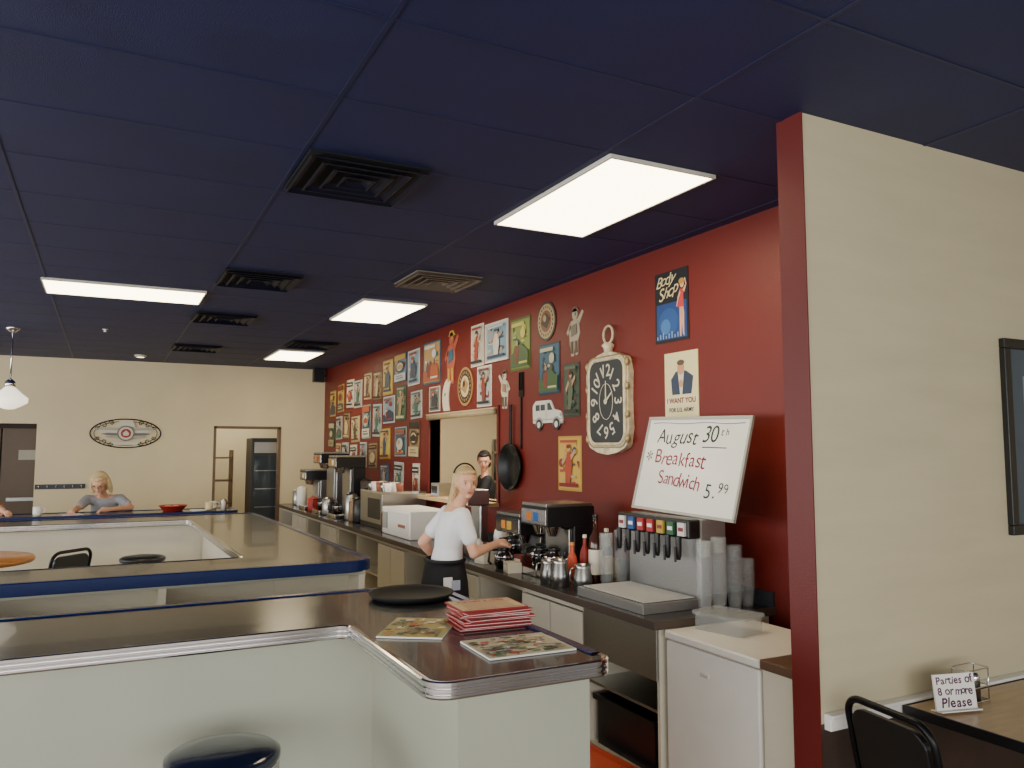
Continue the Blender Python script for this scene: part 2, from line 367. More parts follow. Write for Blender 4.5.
for i in range(9):
    r=math.radians(-8+random.uniform(-12,12))
    if i<8:
        b=MB(); b.box(-.14,.14,-.105,.105,0,.0035,rm); b.box(-.138,.141,-.103,.103,.0035,.0055,paper); b.box(-.14,.14,-.105,.105,.0055,.009,rm)
        b.obj("menu",loc=(1.40+random.uniform(-.018,.018),2.93+random.uniform(-.018,.018),zz),rot=(0,0,r),label="red covered menu in a stack on the counter",category="menu",group="stack of menus"); zz+=.0092
    else:
        b=MB(); b.box(-.14,.14,-.105,.105,0,.006,rm); b.box(-.133,.133,-.098,.098,.006,.0066,C("#D8BE98"))
        b.text("BURGER & FRIES",.028,C("#A01C1C"),0,.06,.0072,thick=.001)
        for yy in (.035,.085): b.box(-.12,.12,yy,yy+.003,.0068,.0071,rm)
        for k in range(5): b.box(-.10,.10,.012-k*.02,.016-k*.02,.0068,.0071,C("#A0604A"))
        b.box(-.12,.12,-.088,-.083,.0068,.0071,rm)
        b.obj("menu",loc=(1.39,2.94,zz),rot=(0,0,math.radians(-4)),label="tan fronted menu on top of the red menus",category="menu",group="stack of menus")
# ------------------------------------------------------------ back counter
BX=2.46
b=MB(); b.box(BX,XR-.001,3.24,12.95,.862,.9,top2); b.box(BX-.008,BX,3.24,12.95,.858,.902,C("#4A3E36")); b.box(BX-.008,XR-.001,3.232,3.24,.858,.902,C("#4A3E36"))
b.obj("service_worktop",label="long grey laminate service worktop against the red wall",category="worktop",bevel=.003)
def cabinet(y0,y1,style):
    e=empty("base_cabinet",(BX+.04,(y0+y1)/2,0),label={"door":"white base cabinet with plain doors under the service worktop","open":"open white base cabinet with shelf under the worktop","steel":"stainless fronted open cabinet holding bins under the worktop"}[style],category="cabinet",group="base cabinets")
    h=(y1-y0)/2; D=.74; b=MB(); t=.02; m=whitec
    b.box(.06,D,-h,h,0,.09,blackm)
    b.box(0,D,-h,-h+t,.09,.86,m); b.box(0,D,h-t,h,.09,.86,m); b.box(D-t,D,-h+t,h-t,.09,.86,greyin); b.box(0,D-t,-h+t,h-t,.09,.11,m); b.box(0,.05,-h+t,h-t,.82,.86,m)
    b.obj("body",e)
    if style=="door":
        for s in (-1,1):
            b=MB(); y=s*h/2; b.box(-.02,0,y-h/2+.006,y+h/2-.006,.12,.815,m); b.obj("door",e,bevel=.003)
    elif style=="open":
        b=MB(); b.box(.02,D-t,-h+t,h-t,.46,.48,m); b.obj("shelf",e)
    else:
        b=MB(); b.box(-.015,0,-h+.004,h-.004,.60,.855,steel); b.obj("front_panel",e,bevel=.003)
        b=MB(); b.box(.0,D-t,-h+t,h-t,.44,.455,steel); b.obj("shelf",e)
ys=[3.26,3.95,4.7,5.4,6.2,7.0,7.8,8.6,9.4,10.2,11.0,11.9,12.9]
st=["steel","door","open","door","open","door","open","open","door","open","door","open"]
for i in range(12): cabinet(ys[i],ys[i+1]-.005,st[i])
e=empty("storage_bin",(2.79,3.605,.111),label="black plastic bin inside the open cabinet",category="bin")
b=MB(); b.prism([(-.24,-.24),(.24,-.24),(.24,.24),(-.24,.24)],0,.02,black)
for a0,a1,c0,c1 in ((-.26,.26,-.26,-.24),(-.26,.26,.24,.26),(-.26,-.24,-.24,.24),(.24,.26,-.24,.24)): b.box(a0,a1,c0,c1,0,.26,black)
b.box(-.28,.28,-.28,-.26,.24,.27,black);b.box(-.28,.28,.26,.28,.24,.27,black);b.box(-.28,-.26,-.26,.26,.24,.27,black);b.box(.26,.28,-.26,.26,.24,.27,black); b.obj("body",e)
for k in range(4):
    b=MB(); c=C("#B5482A") ; x0,x1,y0,y1=-.2,.2,-.3,.3
    b.box(x0,x1,y0,y1,0,.008,c); b.box(x0,x0+.012,y0,y1,.008,.035,c); b.box(x1-.012,x1,y0,y1,.008,.035,c); b.box(x0,x1,y0,y0+.012,.008,.035,c); b.box(x0,x1,y1-.012,y1,.008,.035,c)
    b.obj("food_tray",loc=(2.25,3.62+.01*k,.0+.036*k),rot=(0,0,.03*k),label="orange red plastic tray stacked on the floor",category="tray",group="trays on the floor")
e=empty("chest_freezer",(2.80,2.93,0),label="small white chest freezer at the end of the worktop",category="freezer")
b=MB(); b.box(-.29,.27,-.34,.29,.05,.815,white); b.box(-.26,.24,-.3,.26,0,.05,blackm); b.obj("body",e,bevel=.010)
b=MB(); b.box(-.295,.275,-.345,.295,.821,.86,white); b.obj("lid",e,bevel=.008)
b=MB(); b.box(-.3,-.29,-.03,.03,.70,.72,C("#C9C9C4")); b.obj("latch",e,bevel=.004)
e=empty("side_cabinet",(2.88,2.46,0),label="narrow cream cabinet with dark top beside the partition",category="cabinet")
b=MB(); b.box(-.38,.3,-.12,.10,0,.83,whitec); b.obj("body",e,bevel=.004)
b=MB(); b.box(-.39,.3,-.125,.105,.83,.87,C("#5E4636")); b.obj("top",e,bevel=.004)
e=empty("plastic_container",(2.78,3.07,.861),rot=(0,0,.25),label="clear lidded plastic box on the white freezer",category="container")
b=MB(); b.prism(fillet([(-.10,-.14,.03),(.10,-.14,.03),(.10,.14,.03),(-.10,.14,.03)]),0,.075,glass); b.obj("tub",e)
b=MB(); b.prism(fillet([(-.11,-.15,.03),(.11,-.15,.03),(.11,.15,.03),(-.11,.15,.03)]),.075,.088,glass); b.obj("lid",e)
# soda dispenser
e=empty("soda_dispenser",(2.98,3.70,.901),label="stainless soda fountain with row of coloured taps on the worktop",category="drink dispenser")
b=MB(); b.box(-.10,.08,-.32,.34,0,.475,steeld); b.obj("body",e,bevel=.01)
b=MB(); b.box(-.18,-.10,-.32,.34,.37,.475,black); b.obj("tap_housing",e,bevel=.01)
b=MB(); b.box(-.48,-.10,-.31,.33,0,.05,steeld); b.box(-.46,-.12,-.29,.31,.05,.054,C("#5A5A5A"))
for i in range(22): b.box(-.46,-.12,-.285+i*.027,-.271+i*.027,.054,.060,C("#C4C4C2",.3))
b.obj("drip_tray",e,bevel=.004)
tc=["#D0D0CC","#2A5B3A","#B89A3A","#A32A2A","#A32A2A","#2A4F8A","#D0D0CC"]
for i in range(7):
    y=-.27+i*.092
    b=MB(); b.box(-.195,-.18,y-.028,y+.028,.385,.455,C(tc[i])); b.box(-.197,-.195,y-.020,y+.020,.41,.43,C("#E9E9E6") if i in(1,3,4,5) else C("#7A2A2E")); b.lathe([(0,.26),(.010,.26),(.015,.28),(.017,.32),(.017,.385)],black,c=(-.210,y,0),seg=12); b.box(-.237,-.230,y-.007,y+.007,.25,.33,C("#2A2A2E"))
    b.obj("tap",e)
lean=math.atan2(.14,.56)
M=Matrix.Translation((2.93,3.62,1.392))@Matrix(((0,0,-1,0),(-1,0,0,0),(0,1,0,0),(0,0,0,1)))@Matrix.Rotation(math.radians(-1.5),4,'Z')@Matrix.Rotation(-lean,4,'X')
e=empty("whiteboard",M=M,label="whiteboard with handwritten breakfast special leaning above the soda fountain",category="whiteboard")
w=.44;h=.56
b=MB(); b.box(-w,w,0,h,-.008,0,mat("whiteboard_surface","#E6E7E0",.2,0,.01)); b.obj("board",e)
b=MB(); fm=C("#A9A8A0")
b.box(-w-.01,w+.01,-.01,.006,-.01,.006,fm);b.box(-w-.01,w+.01,h-.006,h+.01,-.01,.006,fm);b.box(-w-.01,-w+.006,0,h,-.01,.006,fm);b.box(w-.006,w+.01,0,h,-.01,.006,fm); b.obj("frame",e)
b=MB(); rk=C("#8A2440"); gk=C("#24382C")
b.hand("August",.125,gk,-.33,.03,h-.115,.002,3,.2); b.hand("30",.13,gk,.07,.21,h-.105,.002,5,.2); b.hand("th",.06,gk,.22,.30,h-.085,.002,6,.2)
b.box(.09,.29,h-.175,h-.170,.001,.002,gk)
b.tube([(-.4+.08*i,h-.03+.004*math.sin(i*1.3),.002) for i in range(11)],.002,C("#7A6A9A"),5)
b.hand("*",.13,gk,-.42,-.34,h-.27,.002,2); b.hand("Breakfast",.125,rk,-.32,.14,h-.245,.002,8,.12,-.03); b.hand("Sandwich",.115,rk,-.25,.13,h-.365,.002,9,.1,-.06); b.hand("5.",.12,gk,.17,.27,h-.42,.002,4,.05); b.hand("99",.08,gk,.275,.37,h-.40,.002,12,.05); b.obj("lettering",e)
def cupstack(loc,n,r=.045,lab="tall stack of clear plastic cups on the worktop",rot=(0,0,0)):
    b=MB(); prof=[(r*.72,0)]
    for i in range(n):
        z=.09+i*.016; prof+= [(r,z),(r+.003,z),(r+.003,z+.003),(r-.001,z+.004)]
    prof+=[(r-.004,prof[-1][1]),(r*.72,prof[-1][1]-.08),(0,prof[-1][1]-.08)]
    b.lathe(prof,glass,seg=18); b.obj("cup_stack",loc=loc,rot=rot,label=lab,category="cups",group="stacked plastic cups")
cupstack((2.84,3.31,.902),18,.04); cupstack((2.94,3.31,.902),19,.042); cupstack((3.05,3.31,.902),16,.042); cupstack((3.16,3.33,.902),11,.038)
cupstack((2.78,4.14,.902),16,.042); cupstack((2.89,4.14,.902),17,.042); cupstack((3.0,4.16,.902),14,.042)
def bottle(loc,h,r,m,cap,label,band=None):
    e=empty("bottle",loc,label=label,category="bottle")
    b=MB(); b.lathe([(0,0),(r,0),(r,h*.55),(r*.85,h*.65),(r*.38,h*.78),(r*.35,h*.93),(0,h*.93)],m,seg=18); b.obj("body",e)
    b=MB(); b.lathe([(r*.42,h*.93),(r*.42,h),(0,h)],cap,seg=14); b.obj("cap",e)
    if band: b=MB(); b.lathe([(r*1.02,h*.15),(r*1.02,h*.5)],band,seg=18); b.obj("label_band",e)
bottle((2.80,4.29,.901),.44,.045,amber,black,"tall dark syrup bottle with cream label",C("#D9D2C0"))
bottle((2.68,4.38,.901),.26,.033,C("#C24A2A"),C("#E08A3A"),"orange squeeze bottle on the worktop")
bottle((2.80,4.42,.901),.30,.033,C("#8E2A22"),white,"red squeeze bottle beside the coffee machine")
bottle((2.93,4.36,.901),.34,.038,C("#2A3A2E"),C("#D9D2C0"),"dark green syrup bottle on the worktop",C("#B8A888"))
def pitcher(loc,lab="stainless steel pitcher with handle on the worktop",r=.055,h=.15):
    e=empty("pitcher",loc,label=lab,category="pitcher",group="steel pitchers")
    b=MB(); b.lathe([(0,0),(r,0),(r*1.05,h*.4),(r*.85,h*.85),(r*.95,h),(r*.9,h),(r*.8,h*.85),(0,.02)],steel,seg=20); b.obj("body",e)
    b=MB(); b.tube([(-r*.85,0,h*.9),(-r*1.6,0,h*.85),(-r*1.7,0,h*.4),(-r,0,h*.2)],.006,steel,6); b.obj("handle",e)
pitcher((2.64,4.19,.901)); pitcher((2.56,4.33,.901),h=.17); pitcher((2.56,4.47,.901),h=.15)
for k,(x,y,c,hh) in enumerate(((3.05,4.5,"#8A7A5A",.12),(2.56,4.98,"#C9C2B0",.07),(2.7,5.08,"#7A2A22",.10),(2.58,5.48,"#D9D2C0",.09),(3.1,5.05,"#5A6A7A",.16))):
    b=MB(); b.box(-.05,.05,-.06,.06,0,hh,C(c)); b.box(-.052,-.05,-.045,.045,hh*.25,hh*.75,C("#E8E0C8")); b.obj("packet_box",loc=(x,y,.901),rot=(0,0,.2*(k-2)),label="small cardboard packet box among the drink supplies",category="box",group="packet boxes on the worktop",bevel=.003)
def brewer(loc,label,sticker="#2A4F9A",w=.2,h=.46,name="coffee_brewer",rz=0,body=black,col2="#D9822A"):
    e=empty(name,loc,rot=(0,0,rz),label=label,category="coffee machine")
    b=MB(); b.box(-.2,.18,-w,w,0,.05,chrome); b.box(.02,.18,-w,w,.05,h-.13,body); b.box(-.01,.02,-w+.02,w-.02,.06,h-.15,steel); b.obj("body",e,bevel=.006)
    b=MB(); b.box(-.19,.18,-w,w,h-.13,h,black); b.box(-.196,-.19,-w+.01,w-.01,h-.12,h-.02,chrome); b.box(-.2,-.196,-.07,.0,h-.1,h-.04,C(sticker)); b.box(-.2,-.196,.03,.09,h-.1,h-.04,C(col2)); b.box(-.19,.17,-w+.01,w-.01,h,h+.02,steel); b.obj("brew_head",e,bevel=.006)
    for s in (-1,1):
        b=MB(); b.lathe([(.03,h-.2),(.06,h-.13)],chrome,c=(-.09,s*w/2,0),seg=16); b.obj("brew_basket",e)
def pot(loc,rz=0,lab="glass coffee pot with black handle"):
    e=empty("coffee_pot",loc,rot=(0,0,rz),label=lab,category="coffee pot")
    b=MB(); b.lathe([(0,0),(.055,0),(.07,.04),(.065,.08),(.04,.12),(.045,.135)],mat("coffee_glass","#1A0F0A",.05),seg=20); b.lathe([(.042,.12),(.048,.122),(.048,.14),(.03,.15),(0,.15)],black,seg=18); b.lathe([(.066,.076),(.068,.084),(.06,.09)],chrome,seg=20); b.obj("body",e)
    b=MB(); b.tube([(-.045,0,.13),(-.11,0,.13),(-.12,0,.05),(-.1,0,.03)],.009,black,8); b.obj("handle",e)
brewer((2.80,4.76,.901),"black and chrome twin coffee brewer on the worktop","#2E5FA8",w=.18,h=.47)
pot((2.71,4.67,.952)); pot((2.71,4.86,.952))
brewer((2.90,5.35,.901),"low black coffee warmer beside the server","#C9A23A",w=.2,h=.36)
pot((2.60,5.20,.902),0,"dark coffee pot the server reaches for")
pot((2.80,5.44,.952))
for k,(x,y,hh) in enumerate(((2.62,5.72,1),(2.66,5.9,1.2),(2.7,6.08,1),(2.9,5.85,1.5),(2.72,6.28,1.3))):
    b=MB(); b.lathe([(0,0),(.04,0),(.055,.02),(.06,.1*hh),(.05,.13*hh),(.03,.15*hh),(0,.15*hh)],[white,steel,C("#6E4A2A")][k%3],seg=18); b.obj("canister",loc=(x,y,.902),label="small round canister on the service worktop",category="canister",group="counter canisters")
e=empty("milkshake_mixer",(2.95,6.5,.901),label="stainless milkshake mixer under the serving window",category="mixer")
b=MB(); b.box(-.1,.1,-.12,.12,0,.04,steel); b.box(.02,.1,-.1,.1,.04,.36,steel); b.box(-.12,.1,-.12,.12,.36,.5,steel); b.obj("body",e,bevel=.01)
b=MB(); b.lathe([(0,.04),(.035,.04),(.05,.22),(.052,.22)],chrome,c=(-.06,-.0,0)); b.obj("cup",e)
e=empty("white_appliance_box",(2.78,7.55,.901),label="white boxy countertop appliance beside the server",category="appliance")
b=MB(); b.box(-.2,.2,-.42,.42,0,.27,white); b.obj("body",e,bevel=.01)
b=MB(); b.box(-.206,-.2,-.38,.2,.04,.24,C("#DADAD4")); b.box(-.21,-.206,.24,.38,.06,.22,C("#9A9A96")); b.box(-.21,-.206,-.3,-.1,.1,.13,C("#8A5A4A")); b.obj("front_panel",e)
e=empty("food_warmer",(2.9,8.6,.901),label="stainless food warmer topped with stacked cups",category="food warmer")
b=MB(); b.box(-.25,.25,-.4,.4,0,.05,black); b.box(-.25,.25,-.4,.4,.05,.38,steel); b.box(-.256,-.25,-.33,.1,.1,.32,black); b.obj("body",e,bevel=.008)
b=MB(); b.box(-.25,.25,-.4,.4,.38,.40,chrome); b.obj("top",e)
for k in range(10):
    b=MB(); b.lathe([(0,0),(.035,0),(.045,.09),(.04,.09),(.03,.01),(0,.01)],[white,C("#8A4A35"),steel][k%3],seg=16); b.obj("mug",loc=(2.74+.13*(k%2),8.27+.15*(k//2),1.301),label="small mug stacked on the food warmer",category="mug",group="mugs on the warmer")
brewer((2.75,9.95,.901),"tall black coffee grinder and brewer at worktop end","#E9E9E6",w=.2,h=.76)
brewer((2.75,10.75,.901),"tall steel and black coffee brewer at worktop end","#B32A2A",w=.22,h=.8,body=steel)
brewer((2.75,11.6,.901),"tall steel iced tea brewer near the corner","#E9E9E6",w=.2,h=.55,body=steel)
pot((2.66,10.86,.952)); pot((2.66,10.05,.952))
for k,(x,y,hh,m) in enumerate(((2.68,9.15,.3,black),(2.68,9.33,.26,C("#8A6A48")),(2.68,9.5,.34,steel),(2.85,9.3,.42,black),(2.68,8.08,.22,C("#5A3020")),(2.68,12.2,.3,white),(2.68,12.5,.25,steel),(2.62,11.2,.2,C("#B5322E")),(2.62,10.38,.24,steel),(2.9,9.6,.5,C("#3A2A22")))):
    b=MB(); b.lathe([(0,0),(.07,0),(.075,.02),(.075,hh-.04),(.06,hh-.02),(.02,hh),(0,hh)],m,seg=18); b.obj("canister",loc=(x,y,.902),label="tall coffee canister on the service worktop",category="canister",group="counter canisters")
# ------------------------------------------------------------ red wall decor
FL="#BC9070"
def artwork(w,h,style,cols,n=22):
    b=MB(); bg=C(cols[0])
    b.box(-w/2,w/2,-h/2,h/2,0,.006,bg); z=.0062
    def rect(x0,y0,x1,y1,c):
        nonlocal z
        b.box((x0-.5)*w,(x1-.5)*w,(y0-.5)*h,(y1-.5)*h,z,z+.0004,C(c)); z+=.0005
    def elp(x,y,rx,ry,c):
        nonlocal z
        b.disc((x-.5)*w,(y-.5)*h,rx*w,ry*h,z,z+.0004,C(c),14); z+=.0005
    def poly(pts,c):
        nonlocal z
        b.prism([((x-.5)*w,(y-.5)*h) for x,y in pts],z,z+.0004,C(c)); z+=.0005
    rect(.05,.04,.95,.96,cols[1])
    ext=cols+["#5A4A3A","#A89878","#7A342A","#3A4A5A"]
    for i in range(n):
        x=.08+random.random()*.7;y=.08+random.random()*.75;c=random.choice(ext)
        q=random.random()
        if q<.4: elp(x+.08,y+.05,.03+random.random()*.08,.02+random.random()*.07,c)
        elif q<.7: 
            a=[(x+random.uniform(-.02,.2),y+random.uniform(-.02,.16)) for _ in range(3)]; 
            poly(sorted(a,key=lambda p:math.atan2(p[1]-y-.06,p[0]-x-.08)),c)
        else: rect(x,y,min(.93,x+.1+random.random()*.2),min(.93,y+.02+random.random()*.04),c)
    if style=="figure":
        j=random.uniform(-.08,.08)
        poly([(.40+j,.1),(.58+j,.1),(.66,.48),(.60,.70),(.46,.72),(.36,.5)],cols[2]); elp(.52,.77,.075,.055,FL); elp(.5,.81,.09,.04,cols[3]); poly([(.38,.68),(.2,.52),(.26,.46),(.44,.62)],FL); poly([(.60,.66),(.8,.76),(.82,.70),(.62,.56)],FL); rect(.1,.07,.9,.14,cols[3]); rect(.15,.88,.85,.93,cols[2])
    elif style=="title":
        rect(.1,.74,.9,.9,cols[3]); rect(.14,.80,.84,.84,cols[1]); elp(.5,.42,.28,.2,cols[2]); elp(.44,.48,.10,.08,FL); rect(.12,.08,.88,.15,cols[3]); rect(.3,.2,.7,.23,cols[3])
    elif style=="scene":
        poly([(.06,.06),(.94,.06),(.94,.34),(.6,.5),(.06,.3)],cols[2]); elp(.68,.7,.12,.1,cols[3]); rect(.12,.84,.74,.91,cols[3]); elp(.34,.36,.12,.12,cols[0]); poly([(.3,.15),(.45,.15),(.5,.45),(.28,.42)],"#7A342A"); elp(.4,.52,.05,.05,FL); rect(.5,.12,.9,.16,cols[3])
    elif style=="card":
        poly([(.28,.2),(.72,.2),(.82,.5),(.6,.70),(.32,.65)],cols[2]); elp(.46,.70,.09,.08,FL); elp(.45,.76,.10,.04,cols[3]); rect(.15,.09,.85,.16,cols[2]); rect(.2,.86,.8,.92,cols[3])
    elif style=="band":
        rect(.05,.04,.95,.3,cols[2]); rect(.05,.78,.95,.96,cols[3]); elp(.5,.54,.34,.2,cols[0]); elp(.5,.54,.26,.14,cols[2]); poly([(.3,.45),(.7,.45),(.78,.56),(.5,.64),(.22,.56)],cols[3]); rect(.2,.12,.8,.16,cols[1]); rect(.2,.2,.7,.23,cols[1])
    return b
def poster(y0,y1,z0,z1,style,cols,label,frame=None,rot=0):
    w=y1-y0;h=z1-z0
    b=artwork(w,h,style,cols)
    ob=b.obj("poster",M=wallM((y0+y1)/2,(z0+z1)/2)@Matrix.Rotation(rot,4,'Z'),label=label,category="poster",group="posters on the red wall")
    if frame:
        f=MB(); t=.015; fm=C(frame)
        f.box(-w/2-t,w/2+t,-h/2-t,-h/2,0,.015,fm);f.box(-w/2-t,w/2+t,h/2,h/2+t,0,.015,fm);f.box(-w/2-t,-w/2,-h/2,h/2,0,.015,fm);f.box(w/2,w/2+t,-h/2,h/2,0,.015,fm); f.obj("frame",ob)
    return ob
w,h=.34,.47
b=MB(); b.box(-w/2,w/2,-h/2,h/2,0,.006,C("#0E1119")); b.box(-w*.45,w*.45,-h*.46,h*.05,.0062,.0066,C("#1C3F7E")); b.disc(-.03,-.10,.10,.09,.0068,.0071,C("#24508F")); b.disc(-.06,-.13,.05,.05,.0072,.0074,C("#3E74B0"))
for k in range(10): b.box(-.15+k*.03,-.14+k*.03,-.21,-.19+.012*(k%3),.0075,.0077,C("#8AA8C8"))
sk=C("#E3AE8C");rd=C("#C8383A")
b.prism([(.085,-.21),(.097,-.21),(.112,-.08),(.105,0.0),(.085,-.02)],.0079,.0082,sk); b.prism([(.115,-.20),(.127,-.20),(.13,-.06),(.12,0.0),(.10,-.02)],.0079,.0082,sk); b.prism([(.07,-.02),(.13,-.02),(.125,.05),(.13,.09),(.09,.10),(.085,.05)],.0083,.0086,rd); b.disc(.112,.13,.02,.026,.0083,.0086,sk); b.disc(.108,.147,.027,.02,.0087,.009,C("#B98A3A")); b.prism([(.12,.09),(.148,.12),(.135,.16),(.145,.165),(.158,.12),(.135,.07)],.0087,.009,sk); b.prism([(.09,.09),(.07,.05),(.055,-.01),(.062,-.015),(.08,.04),(.098,.07)],.0087,.009,sk)
b.hand("Body",.11,C("#E0CFA0"),-.155,.035,.165,.0095,21,.4,.2); b.hand("Shop",.11,C("#E0CFA0"),-.13,.065,.085,.0095,22,.4,.2); b.obj("poster",M=wallM(4.075,2.69),label="dark blue pinup poster with woman in red dress",category="poster",group="posters on the red wall")
w,h=.33,.43
b=MB(); b.box(-w/2,w/2,-h/2,h/2,0,.006,C("#E4D9A6")); b.prism([(-.09,-.06),(.10,-.06),(.12,.05),(.05,.09),(-.05,.09),(-.10,.04)],.0062,.0066,C("#2A3A52")); b.prism([(-.01,-.06),(.01,-.06),(.03,.085),(-.03,.085)],.0067,.0069,C("#D8D2C0")); b.disc(0,.11,.035,.045,.0072,.0074,C("#C9946E")); b.disc(0,.145,.037,.018,.0076,.0078,C("#5A4A3A")); b.disc(.0,.01,.02,.025,.0072,.0074,C("#C9946E"))
b.box(-.155,.155,-.13,-.075,.0062,.0065,C("#E8DFB8")); b.text("I WANT YOU",.047,C("#7A1A1C"),0,-.10,.0085,thick=.0014); b.text("FOR U.S. ARMY",.036,C("#22304A"),0,-.16,.0085,thick=.001)
b.obj("poster",M=wallM(3.99,2.165),label="cream recruiting poster with dark coated man",category="poster",group="posters on the red wall")
poster(6.01,6.39,2.46,2.93,"scene",["#4E5A26","#7E8E3C","#3E5A33","#C8B65A"],"green poster with yellow lettering shapes")
poster(5.51,5.86,2.21,2.64,"scene",["#1E2E3C","#2E5B72","#3E5A33","#B9B28A"],"blue green poster with landscape")
poster(5.21,5.45,2.01,2.44,"figure",["#2A3528","#3E4A3A","#55624A","#20241E"],"dark green narrow poster")
poster(5.19,5.54,1.43,1.86,"figure",["#B8923A","#C9A34A","#A5432E","#7A1A1C"],"yellow poster with red dressed figure")
poster(6.45,6.91,2.60,2.95,"figure",["#B9B9B0","#7A98A8","#C8C2B0","#2A3A52"],"pale blue poster with white border","#D6D2C4")
poster(6.97,7.27,2.58,3.00,"figure",["#D4CFC0","#B9B2A0","#983A2E","#2A2A30"],"white poster with red clad figure")
poster(6.79,7.12,2.17,2.57,"figure",["#D4CFC0","#A9B2B0","#7A3A2E","#2A2A30"],"pale poster with standing figure")
poster(8.10,8.62,2.50,2.98,"scene",["#2E5B72","#B9925A","#A5532E","#D4CFC0"],"orange and teal poster")
poster(8.10,8.43,2.18,2.46,"card",["#D4CFC0","#7A7A70","#3A3A40","#A5432E"],"small light poster by the serving window")
P=[(9.20,9.66,2.60,2.96),(8.75,9.14,2.54,2.95),(9.72,10.12,2.48,2.92),(10.18,10.58,2.42,2.83),(10.66,11.03,2.45,2.85),(11.10,11.49,2.37,2.77),(11.54,11.93,2.39,2.83),(9.20,9.57,2.12,2.55),(8.68,9.04,2.14,2.47),(9.63,10.08,2.11,2.44),(10.17,10.53,1.95,2.36),(10.66,11.04,1.92,2.38),(11.18,11.62,1.87,2.24),(8.70,9.07,1.66,2.08),(9.18,9.59,1.69,2.03),(9.79,10.20,1.65,2.02),(10.33,10.74,1.51,1.87),(10.86,11.18,1.50,1.88),(8.72,8.95,1.17,1.60),(11.70,12.05,1.93,2.32),(11.30,11.65,1.48,1.82),(9.28,9.62,1.22,1.60),(9.85,10.2,1.24,1.58),(11.75,12.1,1.45,1.85),(12.08,12.42,2.36,2.78),(12.15,12.5,1.92,2.28),(12.2,12.5,1.5,1.85),(12.55,12.9,2.3,2.7),(12.6,12.95,1.8,2.2)]
pals=[("white bordered",["#CFCABC","#8AA0A8","#2A3A52","#983A2E"]),("cream and red",["#C4BDA8","#D0C8B0","#983A2E","#2A2A30"]),("blue toned",["#2A3A52","#5E7A98","#C8C2B0","#B8923A"]),("tan vintage",["#A89468","#C0AE84","#5A4A3A","#7A2A22"]),("pale grey",["#B8B8B0","#A4A49A","#3F6B5A","#2A2A30"]),("dark bordered",["#2A2A28","#98907A","#55624A","#C4BDA8"]),("teal and cream",["#8A9A92","#3E5A68","#C8C0A8","#A5532E"]),("dark green",["#26382C","#4E6A4A","#A89468","#C0B88A"]),("yellow",["#B8923A","#CCB05A","#3A4A5A","#7A2A22"]),("brown sepia",["#4A3626","#907450","#C0AE84","#2A2018"]),("sky blue",["#CFCABC","#6A98B0","#B8923A","#2A3A52"]),("black and white",["#1E1E20","#A8A8A4","#4A4A4A","#CFCFCA"])]
last=-1
for i,(a,c,d,f) in enumerate(P):
    k=random.randrange(12)
    while k==last: k=random.randrange(12)
    last=k; s=["figure","title","scene","card","band"][random.randrange(5)]
    j=random.uniform(-.02,.02); q=random.uniform(-.015,.02)
    poster(a+j,c+j+q,d-q,f+j,s,pals[k][1],pals[k][0]+" vintage print on the red wall",rot=random.uniform(-.03,.03))
def roundsign(y,z,r,c1,c2,c3,label):
    b=MB(); b.disc(0,0,r,r*1.05,0,.01,C(c1),32); b.disc(0,0,r*.88,r*.92,.0102,.012,C(c2),32); b.disc(0,0,r*.55,r*.58,.0122,.0135,C(c3),28)
    b.prism([(-r*.5,-r*.1),(r*.1,-r*.4),(r*.5,r*.1),(0,r*.45)],.0137,.0148,C(c1)); b.disc(-r*.1,r*.15,r*.16,r*.18,.015,.0155,C(c2),16)
    for k in range(20):
        a=2*PI*k/20; b.disc(r*.72*math.cos(a),r*.75*math.sin(a),r*.05,r*.08,.0122,.013,C(c1),8)
    b.obj("round_sign",M=wallM(y,z),label=label,category="sign")
roundsign(5.725,2.83,.16,"#3A2A22","#A8946A","#7A4A2A","round tan and brown vintage sign")
roundsign(7.41,2.40,.19,"#A8824A","#3A2A22","#C8B890","round dark sign with cream centre")
def cutout(y,z,s,col1,col2,label,flip=1,col3="#5A4A3A"):
    b=MB(); c1=C(col1);c2=C(col2);c3=C(col3)
    def P2(l,z0,c): b.prism([(x*s*flip,yy*s) for x,yy in l],z0,z0+.006,c)
    P2([(-.12,-.5),(-.02,-.5),(.0,-.3),(.05,-.5),(.14,-.48),(.14,-.2),(.22,-.05),(.18,.15),(.1,.25),(-.12,.22),(-.2,.05),(-.17,-.25)],0,c1)
    b.disc(.02*s*flip,.35*s,.10*s,.12*s,0,.006,c1,16); P2([(.1,.22),(.3,.40),(.36,.36),(.18,.12)],0,c1); P2([(-.15,.2),(-.3,.0),(-.25,-.06),(-.12,.08)],0,c1); P2([(-.12,.4),(.2,.4),(.1,.5),(-.05,.5)],.0,c3)
    P2([(-.1,-.1),(.12,-.05),(.1,.15),(-.08,.12)],.0062,c2); P2([(-.12,-.45),(-.04,-.45),(-.03,-.2),(-.12,-.2)],.0062,c3); P2([(.05,-.45),(.13,-.43),(.12,-.2),(.04,-.2)],.0062,c3); b.disc(.05*s*flip,.35*s,.03*s,.04*s,.0062,.0068,c3,10)
    b.obj("wall_cutout",M=wallM(y,z),label=label,category="wall decoration")
cutout(5.285,2.685,.39,"#A89C84","#6E6452","greyish cut-out figure with raised arm")
cutout(6.51,2.31,.36,"#C9BDA8","#98795A","pale cut-out figure on red wall",-1)
cutout(7.8,2.74,.58,"#A5533E","#2E5B72","colourful cut-out figure on red wall",1,"#B8923A")
b=MB()
pts=[]
for i in range(13):
    a=PI*.55+PI*.9*i/12; pts.append((.17*math.cos(a),.21*math.sin(a)))
